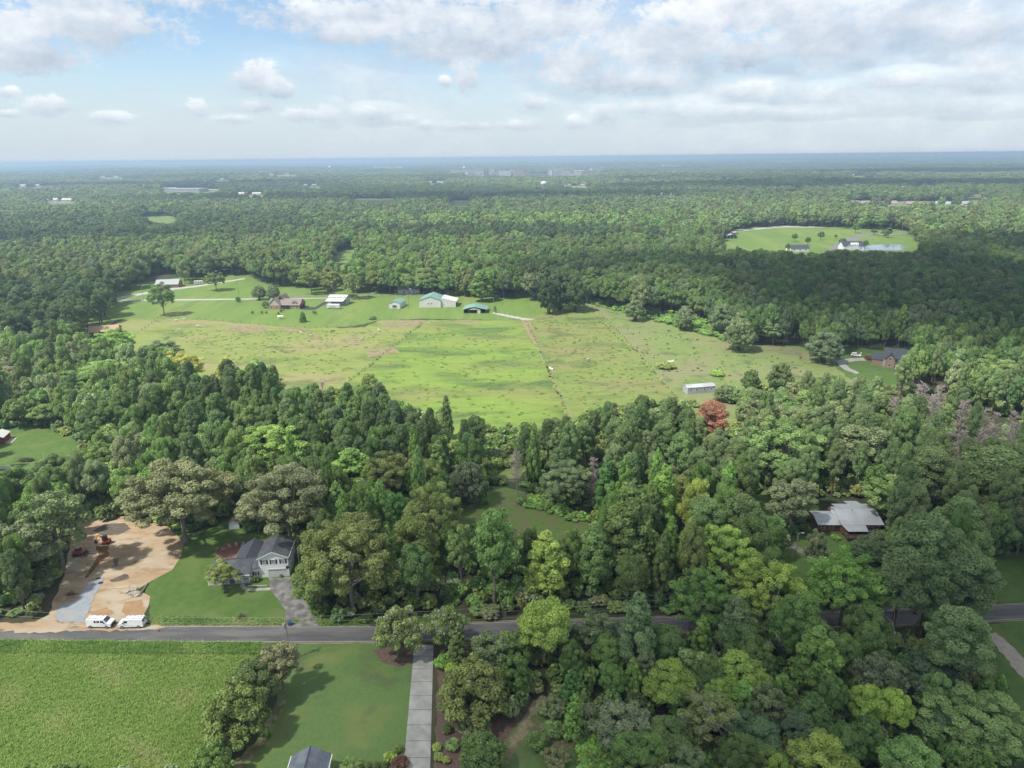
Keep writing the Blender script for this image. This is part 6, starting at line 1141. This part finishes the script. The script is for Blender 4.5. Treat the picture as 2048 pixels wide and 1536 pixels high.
m = MB(); m.slab([(-.3, -.5, 2.6), (w / 2 - 3, -.5, 3.9), (w / 2 - 3, d * .5, 4.9), (-.3, d + .5, 2.6)], .1); m.slab([(w / 2 - 3, -.5, 3.9), (w / 2, -.8, 4.4), (w / 2, d * .6, 5.3), (w / 2 - 3, d * .5, 4.9)], .1); m.slab([(w / 2, -.8, 4.4), (w + .4, -.5, 2.6), (w + .4, d + .5, 2.6), (w / 2, d * .6, 5.3)], .1); m.slab([(-.3, d + .5, 2.6), (w / 2 - 3, d * .5, 4.9), (w / 2, d * .6, 5.3), (w + .4, d + .5, 2.6)], .1); m.build('roof', 'metal_green', OS)
MB().ext([(3.6, 2.5), (11.4, 2.5), (7.6, 3.9)], 'y', -.3, -.1).build('gable_wall', 'metal_white', OS); MB().box(9.4, 11.3, -.12, 0, .05, 2.5).build('door', 'metal_white', OS)
for x in (.5, 3.8, 9.2, 11.4, w - .5): MB().box(x - .1, x + .1, 0, .2, 0, 2.6).build('post', 'wood_grey', OS)
p = gp(650, 613); CP = thing('carport', 'white metal-roofed carport barn with lower lean-to on the farm lawn', 'carport', (p[0], p[1] + 1, 0), math.radians(-6))
gwall(MB(), .5, 13.0, 6, 14, 5.2, 6.2, 'x').build('wall', 'metal_roof', CP); gable(MB(), .5, 13.0, 6, 14, 5.2, 6.2, 'x', .3, .1).build('roof', 'metal_white', CP); MB().slab([(-.2, 0, 3.4), (12.6, 0, 3.4), (13.0, 5.9, 4.6), (.4, 5.9, 4.6)], .1).build('lean_to_roof', 'metal_white', CP)
for x in (.1, 4.2, 8.4, 12.4): MB().box(x - .1, x + .1, .1, .3, 0, 3.35).build('post', 'wood_grey', CP)
p = gp(652, 617.5); t = thing('camper', 'white motor camper parked under the front of the carport', 'camper', (p[0] + 5.2, p[1] - 1.2, 0), math.radians(-8)); MB().ext([(-4.6, .5), (4.4, .5), (4.6, 1.4), (4.2, 3.1), (-4.4, 3.1), (-4.7, 1.6)], 'y', 0, 2.5).build('body', 'metal_white', t, bevel=.1)
for x in (-3, 3): MB().tube([(x, -.02, .4), (x, .3, .4)], .4, 12).build('wheel', 'rubber', t)
MB().box(-2.6, 1.8, -.03, -.003, .9, 1.9).build('side_window', 'far_grey', t)
for (u, v, h, lb) in ((817, 615, 11, 'tall thin light pole between the two green-roofed barns'), (988, 622, 8, 'dark vine-wrapped pole beside the open-fronted shed'), (288, 604, 11, 'thin utility pole beside the large lone tree'), (478, 590, 11, 'thin utility pole on the lawn beyond the farmhouse')):
    p = gp(u, v); pole(p[0], p[1], h, lb, False)
tree('bush', *gp(990, 626)[:2], 4.5, 2.2, 'dk', 'dark vine clump wrapped round the farm pole'); tree('bush', *gp(531, 616)[:2], 5, 5, 'dk', 'dark bush at the corner of the brick farmhouse')
for k, (u, v) in enumerate(((505, 628), (524, 628), (533, 628), (557, 630), (562, 625), (566, 622), (627, 628), (631, 629))): tree('bush', *gp(u, v)[:2], 2.2, 1.5, 'md', 'tiny shrub planted in a row on the farmhouse lawn', 'tiny shrubs on the farmhouse lawn')
p = gp(561, 638); t = thing('garden_swing', 'white garden swing frame on the farmhouse lawn', 'swing', (p[0], p[1], 0), .2); MB().slab([(-1.6, -.6, .7), (1.6, -.6, .7), (1.5, .6, .55), (-1.5, .6, .55)], .1).build('seat', 'trim_white', t); MB().slab([(-1.8, -.9, 1.9), (1.8, -.9, 1.9), (1.8, .9, 2.1), (-1.8, .9, 2.1)], .06).build('canopy', 'trim_white', t)
for sx in (-1.7, 1.7): MB().tube([(sx, -.8, 0), (sx, 0, 2.0), (sx, .8, 0)], .04, 5).build('leg', 'trim_white', t)
# fences: posts and wires
def fence(pts, sp, label, h=1.3):
    P = [gp(*q)[:2] for q in pts]; t = thing('field_fence', label, 'fence', (P[0][0], P[0][1], 0)); o = P[0]; pm = MB().box(-.09, .09, -.09, .09, 0, h).mesh('post', 'wood_grey'); wm = MB()
    for a, b in zip(P[:-1], P[1:]):
        n = max(1, int(np.linalg.norm(b - a) / sp))
        for k in range(n + 1):
            c = a + (b - a) * k / n - o; q = put('post', pm, t); q.location = (c[0], c[1], 0)
        for z in (.4, .75, 1.1): wm.tube([(*(a - o), z), (*(b - o), z)], .018, 3)
    wm.build('wire', 'wire', t)
fence([(1062, 664), (1100, 742), (1138, 838)], 5, 'post and wire fence between the bright and the mottled pasture'); fence([(1166, 606), (1215, 640), (1262, 692), (1302, 736), (1350, 793)], 5, 'post and wire fence beside the weedy field'); fence([(842, 649), (760, 715), (690, 770)], 5, 'post and wire fence between the horse pasture and the bright pasture')
fence([(842, 648), (905, 643), (960, 641), (1040, 640)], 6, 'post and wire fence below the open-fronted shed'); fence([(500, 648), (610, 657), (720, 653), (760, 641), (842, 638)], 6, 'post and wire fence below the brick farmhouse lawn'); fence([(262, 676), (322, 634), (430, 640), (500, 648)], 6, 'post and wire fence running to the large lone tree'); fence([(988, 624), (1010, 629), (1040, 636)], 4, 'dark board-topped fence along the pale farm track', 1.6)
# horses and cattle
def horse_mesh(m, name, graze):
    me = bpy.data.meshes.new(name); bm = bmesh.new(); sk = bm.verts.layers.skin.verify()
    pts = {'pel': ((-.65, 0, 1.2), .26), 'bel': ((0, 0, 1.12), .30), 'che': ((.55, 0, 1.18), .29), 'nec': ((.95, 0, 1.30 if graze else 1.5), .17), 'pol': ((1.35, 0, .95 if graze else 1.85), .12), 'muz': ((1.5, 0, .55 if graze else 1.6), .075), 'ta1': ((-.95, 0, 1.15), .06), 'ta2': ((-1.05, 0, .65), .05)}
    for sg, s in ((1, 'l'), (-1, 'r')):
        pts.update({'fs' + s: ((.55, sg * .16, .85), .12), 'fk' + s: ((.57, sg * .17, .5), .07), 'ff' + s: ((.55, sg * .17, .04), .07), 'hs' + s: ((-.62, sg * .17, .88), .15), 'hk' + s: ((-.82, sg * .17, .5), .075), 'hf' + s: ((-.74, sg * .17, .04), .07), 'ea' + s: ((pts['pol'][0][0] - .02, sg * .08, pts['pol'][0][2] + .16), .03)})
    V = {k: bm.verts.new(p) for k, (p, r) in pts.items()}
    for k, (p, r) in pts.items(): V[k][sk].radius = (r, r); V[k][sk].use_root = (k == 'pel')
    for a, b in [('pel', 'bel'), ('bel', 'che'), ('che', 'nec'), ('nec', 'pol'), ('pol', 'muz'), ('pel', 'ta1'), ('ta1', 'ta2')] + [(a + s, b + s) for s in 'lr' for a, b in (('fs', 'fk'), ('fk', 'ff'), ('hs', 'hk'), ('hk', 'hf'))] + [('che', 'fs' + s) for s in 'lr'] + [('pel', 'hs' + s) for s in 'lr'] + [('pol', 'ea' + s) for s in 'lr']: bm.edges.new((V[a], V[b]))
    bm.to_mesh(me); bm.free(); o = bpy.data.objects.new('tmp', me); COL.objects.link(o); o.modifiers.new('s', 'SKIN'); o.modifiers.new('d', 'SUBSURF').levels = 1
    dg = bpy.context.evaluated_depsgraph_get(); r = bpy.data.meshes.new_from_object(o.evaluated_get(dg)); bpy.data.objects.remove(o); r.materials.clear(); r.materials.append(MATS[m]); r.polygons.foreach_set('use_smooth', [True] * len(r.polygons)); return r
HM = {('w', True): horse_mesh('hide_white', 'horse', True), ('w', False): horse_mesh('hide_white', 'horse', False), ('b', True): horse_mesh('hide_brown', 'horse', True)}
for k, (u, v, c, g, rz, lb) in enumerate([(353, 644, 'w', True, .3, 'pale horse grazing closest to the large lone tree'), (368, 642, 'w', False, .1, 'pale horse standing beside the grazing one near the lone tree'), (397, 655, 'w', True, 3.0, 'white horse alone on the open tan pasture'), (358, 663, 'w', True, .2, 'white horse grazing in front of the pair near the lone tree'), (580, 667, 'w', False, 1.2, 'white horse standing at the corner of the bare strip'), (603, 669, 'w', True, 2.8, 'white horse grazing on the bare strip'), (623, 674, 'w', False, .4, 'white horse on the dark bare patch'), (665, 666, 'b', True, .3, 'brown horse grazing below the farmhouse fence'), (758, 664, 'w', False, 2.2, 'white horse beside the sandy patch'), (725, 681, 'w', True, 1.0, 'white horse at the end of the bare dirt strip'), (1176, 723, 'w', True, .6, 'white horse alone in the mottled pasture')]):
    p = gp(u, v); o = put('horse', HM[(c, g)]); o.location = (p[0], p[1], .05); o.rotation_euler[2] = rz; o.scale = (1.15,) * 3; tag(o, lb, 'horse', 'horses in the pasture')
for (u, v, rz, lb) in ((1103, 738, 2.2, 'white feed trough beside the middle pasture fence'), (1341, 723, .2, 'white tub behind the bramble clump in the weedy field')):
    p = gp(u, v); o = MB().ext([(-1.4, 0), (1.4, 0), (1.6, .6), (1.5, .6), (1.3, .15), (-1.3, .15), (-1.5, .6), (-1.6, .6)], 'y', -.5, .5).build('feed_trough', 'trim_white'); o.location = (p[0], p[1], .06); o.rotation_euler[2] = rz; tag(o, lb, 'trough')
# ---------------------------------------------------------------- estate on the right and far places
p = gp(1463, 477); t = thing('barn', 'low open barn with pale roof on the estate lawn', 'barn', (p[0], p[1], 0)); gwall(MB(), -6.5, 6.5, 0, 10, 3.2, 5.4, 'y').build('wall', 'wood_dark', t); gable(MB(), -6.5, 6.5, -2, 10, 3.2, 5.4, 'y', .8).build('roof', 'metal_roof', t)
for x in (-6, -2, 2, 6): MB().box(x - .15, x + .15, -1.6, -1.3, 0, 3.1).build('post', 'trim_white', t)
t = simple_house(1707, 500, 22, 12, 4.2, 8.5, .05, 'siding_white', 'shingle_slate', 'white estate house with slate roof and dormer', nwin=4); gwall(MB(), -3, 5, -.5, 5, 6, 7.4, 'x').build('dormer_wall', 'siding_white', t)
for x in (-1.5, 1, 3.5): window(t, x, -.5, 4.9, 1.2, .8)
gwall(MB(), -10.5, -4, -3, 6, 4.2, 7, 'y').build('gable_wall', 'siding_white', t); gable(MB(), -10.5, -4, -3, 6, 4.2, 7, 'y', .4).build('gable_roof', 'shingle_slate', t)
simple_house(1600, 503, 20, 11, 3.2, 6.2, .1, 'siding_white', 'shingle_slate', 'long garage with slate roof beside the estate house', nwin=3)
for (u, v, wp, h, lb) in ((1590, 467, 13, 9, None), (1643, 463, 14, 10, None), (1617, 474, 12, 9, None), (1576, 487, 10, 8, None), (1672, 469, 7, 5, None), (1686, 476, 16, 9, None), (1732, 480, 14, 9, None), (1713, 447, 14, 12, None), (1779, 455, 14, 12, None), (1773, 462, 8, 8, None), (1749, 458, 14, 7, None), (1770, 460, 14, 7, None)):
    p = gp(u, v, h); tree('oak', p[0], p[1], h, wp * depth(p) / FPX, 'dk', 'small dark tree dotted on the estate lawn', 'trees dotted on the estate lawn')
FAR = [(1710, 408, 26, 'far_pale', 'far_brick'), (1735, 408, 30, 'far_pale', 'far_brick'), (1765, 409, 26, 'far_brick', 'far_brick'), (1785, 408, 24, 'far_pale', 'far_brick'), (1825, 409, 30, 'far_brick', 'far_brick'), (1848, 410, 24, 'far_pale', 'far_brick'), (1885, 409, 30, 'far_pale', 'far_grey'), (1900, 410, 24, 'far_pale', 'far_grey'), (1935, 409, 26, 'far_pale', 'far_grey')]
for k, (u, v, w, wm, rm) in enumerate(FAR): simple_house(u, v + 2, w * .75, 12, 3.5, 8.0, .1 * (k % 3 - 1), wm, rm, 'tan-roofed house in the far row beyond the estate' if rm == 'far_brick' else 'grey-roofed house in the far row beyond the estate', nwin=3)['group'] = 'far row of houses'
for (u, v, w, wm, rm, lb) in ((1558, 447, 16, 'far_pale', 'far_grey', 'pale house under the trees behind the estate lawn'), (1602, 450, 14, 'far_pale', 'far_brick', 'tan-roofed house under the trees behind the estate lawn'), (1480, 405, 20, 'far_brick', 'far_brick', 'brick house among trees beyond the estate'), (1503, 404, 18, 'far_pale', 'far_grey', 'pale house among trees beyond the brick house'), (640, 497, 12, 'far_pale', 'far_grey', 'pale house at the top of the narrow clearing'), (818, 588, 16, 'far_pale', 'far_grey', 'pale house hidden in the trees behind the barns'), (812, 381, 30, 'far_pale', 'far_pale', 'white shed beside the far pine row'), (835, 380, 26, 'far_pale', 'far_pale', 'white shed at the end of the far pine row'), (765, 397, 14, 'far_pale', 'far_pale', 'tiny white barn on the far straw-coloured field'), (188, 418, 22, 'far_pale', 'far_pale', 'white roof showing among the trees left of the far green field')):
    simple_house(u, v, w, 12, 3.5, 7, .1, wm, rm, lb, nwin=2)
for k, (u, v, w, h) in enumerate(SLIV):
    for q in (-.25, .2): simple_house(u + q * w, v - h * .2, 24, 14, 5, 9, .2 * q, ('far_pale', 'far_brick')[k % 2], ('far_pale', 'far_grey', 'far_brick')[k % 3], 'pale-roofed house beside a narrow far field', nwin=2)['group'] = 'houses by the narrow far fields'
def far_block(u, v, w, d, h, m, label, group=None, name='building', rm=None):
    p = gpt(u, v, 0); z = float(terr(p[0], p[1])); t = thing(name, label, 'building', (p[0], p[1], z), rng.uniform(-.3, .3), group); MB().box(-w / 2, w / 2, 0, d, -1, h).build('wall', m, t); MB().box(-w / 2 - .4, w / 2 + .4, -.4, d + .4, h, h + .8).build('roof', rm or m, t); wn = MB()
    for k in range(max(2, int(w / 8))): x = -w / 2 + 3 + k * 8; MB().box(x, x + 2.5, -.15, -.02, h * .35, h * .75).build('window', 'far_grey', t)
    return t
far_block(365, 384, 110, 50, 9, 'far_grey', 'long low grey school building far beyond the green field', rm='metal_roof'); far_block(330, 381, 60, 40, 7, 'far_pale', 'pale flat hall beside the far school building'); far_block(415, 383, 70, 20, 5, 'far_pale', 'pale low block at the end of the far school'); far_block(360, 389, 36, 30, 6, 'far_brick', 'tan wing in front of the far school')
rt = np.random.default_rng(77)
for k in range(34):
    u = rt.uniform(900, 1195); v = 352 + rt.uniform(-4, 4); far_block(u, v, rt.uniform(30, 70), 40, rt.uniform(16, 34), ('far_pale', 'far_brick', 'far_pale', 'far_grey')[k % 4], 'low pale building in the distant town centre', 'buildings of the distant town')
for k, (u, v, w) in enumerate(((250, 336, 260), (275, 335, 200), (340, 337, 240), (365, 337, 200), (765, 340, 160), (790, 340, 140), (1345, 337, 140), (1570, 327, 160), (1590, 327, 200), (1840, 321, 240), (1870, 321, 160), (1700, 340, 90), (1975, 319, 140), (1180, 352, 110), (1330, 340, 80), (1680, 363, 40), (1720, 368, 30), (1820, 386, 24), (1420, 376, 30), (1950, 345, 60))):
    far_block(u, v, w, 60, 26 if w > 100 else 14, 'far_pale', 'pale flat building speck on the hazy horizon', 'building specks on the horizon')
def water_tower(u, vt, dist, d, h, label):
    dr = gp(u, 420); dr = dr[:2] / np.hypot(*dr[:2]) * dist; z = float(terr(*dr)); t = thing('water_tower', label, 'water tower', (dr[0], dr[1], z)); prof = [(0.02, 0), (.32, .03), (.47, .16), (.5, .34), (.5, .46), (.45, .6), (.28, .72), (.02, .78)]
    MB().tube([(0, 0, h - d * .78 + q[1] * d) for q in prof], [q[0] * d for q in prof], 24).build('tank', 'tank_white', t, smooth=True)
    for k in range(6): a = k * math.pi / 3; MB().tube([(math.cos(a) * d * .48, math.sin(a) * d * .48, -2), (math.cos(a) * d * .42, math.sin(a) * d * .42, h - d * .55)], d * .02, 6).build('leg', 'tank_white', t)
    MB().tube([(0, 0, -2), (0, 0, h - d * .7)], d * .05, 8).build('riser_pipe', 'tank_white', t); MB().tube([(0, 0, h - d * .46), (0, 0, h - d * .43)], d * .53, 24).build('balcony', 'tank_white', t)
def tower_h(u, vt, dist):
    dr = gp(u, 420); dr = dr[:2] / np.hypot(*dr[:2]) * dist
    for hh in np.arange(-30, 130, .5):
        if proj(np.array([dr[0], dr[1], hh]))[1] <= vt: return hh - float(terr(*dr))
for (u, vt, dist, d, lb) in ((1087.5, 362, 2000, 17, 'white water tower rising from the forest before the town'), (667, 332, 4400, 18, 'distant white water tower standing left of the town'), (931, 333, 5200, 24, 'faint white ball water tower behind the town')):
    water_tower(u, vt, dist, d, tower_h(u, vt, dist), lb)
for (u, v, h) in ((1505, 452, 14), (1705, 462, 12), (1780, 466, 12), (1803, 466, 12), (1422, 404, 18), (1507, 402, 18), (1252, 402, 18)):
    p = gpt(u, v); t = pole(p[0], p[1], h, 'far wooden utility pole beside the estate lane' if u > 1700 or u == 1505 else 'far utility pole rising above the forest', True); t.location.z = float(terr(p[0], p[1])); t['group'] = 'far utility poles'

# ================================================================== AIR: haze and the clouds that shade the land
def build_haze():
    m, nt, N, L = ntree('haze_air'); o = N.new('ShaderNodeOutputMaterial'); v = N.new('ShaderNodeVolumePrincipled'); L.new(v.outputs[0], o.inputs['Volume'])
    v.inputs['Color'].default_value = (.58, .78, .99, 1); v.inputs['Density'].default_value = HAZE_DENSITY; v.inputs['Anisotropy'].default_value = .25
    h = MB().box(-52000, 52000, -52000, 52000, -60, 99).build('haze', 'haze_air'); tag(h, kind='stuff'); return h
build_haze()
def build_clouds():
    m, nt, N, L = ntree('cloud_vapour'); o = N.new('ShaderNodeOutputMaterial'); d = N.new('ShaderNodeBsdfTranslucent'); t = N.new('ShaderNodeBsdfTransparent'); mx = N.new('ShaderNodeMixShader')
    d.inputs[0].default_value = (.95, .95, .95, 1); mx.inputs[0].default_value = .12; L.new(t.outputs[0], mx.inputs[1]); L.new(d.outputs[0], mx.inputs[2]); L.new(mx.outputs[0], o.inputs[0])
    bm = bmesh.new(); bmesh.ops.create_icosphere(bm, subdivisions=2, radius=1); V0 = np.array([v.co[:] for v in bm.verts]); F0 = np.array([[v.index for v in f.verts] for f in bm.faces]); bm.free()
    ALT = 1000.0; r = np.random.default_rng(11)
    # ground footprints of the shade: centre x, y, half sizes
    FP = [(45, 112, 210, 115), (300, 410, 160, 200), (120, 560, 150, 62), (480, 650, 260, 100), (-250, 1650, 800, 170), (1000, 2100, 900, 260), (-1700, 2700, 1200, 260), (2300, 3600, 1300, 400), (-500, 820, 260, 60)]
    for (cx, cy, rx, ry) in FP:
        Vs = []; Fs = []; n = 0; k = int(26 + rx * ry / 2500); k = min(k, 90); k = k if cy < 200 else int(k * 1.7)
        for i in range(k):
            a = r.uniform(0, 6.28); q = math.sqrt(r.random()) * .9; px = math.cos(a) * q * rx; py = math.sin(a) * q * ry; s = min(rx, ry) * r.uniform(.28, .5) * (1.1 - .45 * q)
            v = V0 * (1 + .12 * np.sin(V0[:, :1] * 5 + i) * np.cos(V0[:, 1:2] * 6 + i * 2)) * np.array([s * 1.25, s * 1.25, s * .55]); v[:, 2] = np.maximum(v[:, 2], -s * .18)
            v = v + np.array([px, py, r.uniform(0, 40)]); Vs.append(v); Fs.append(F0 + n); n += len(V0)
        sh = ALT / math.tan(SUN_EL)
        me = mesh_np('cloud', np.concatenate(Vs), np.concatenate(Fs), None, ['cloud_vapour']); c = put('cloud', me); c.location = (cx + _sh[0] * sh, cy + _sh[1] * sh, ALT); tag(c, kind='structure')
build_clouds()
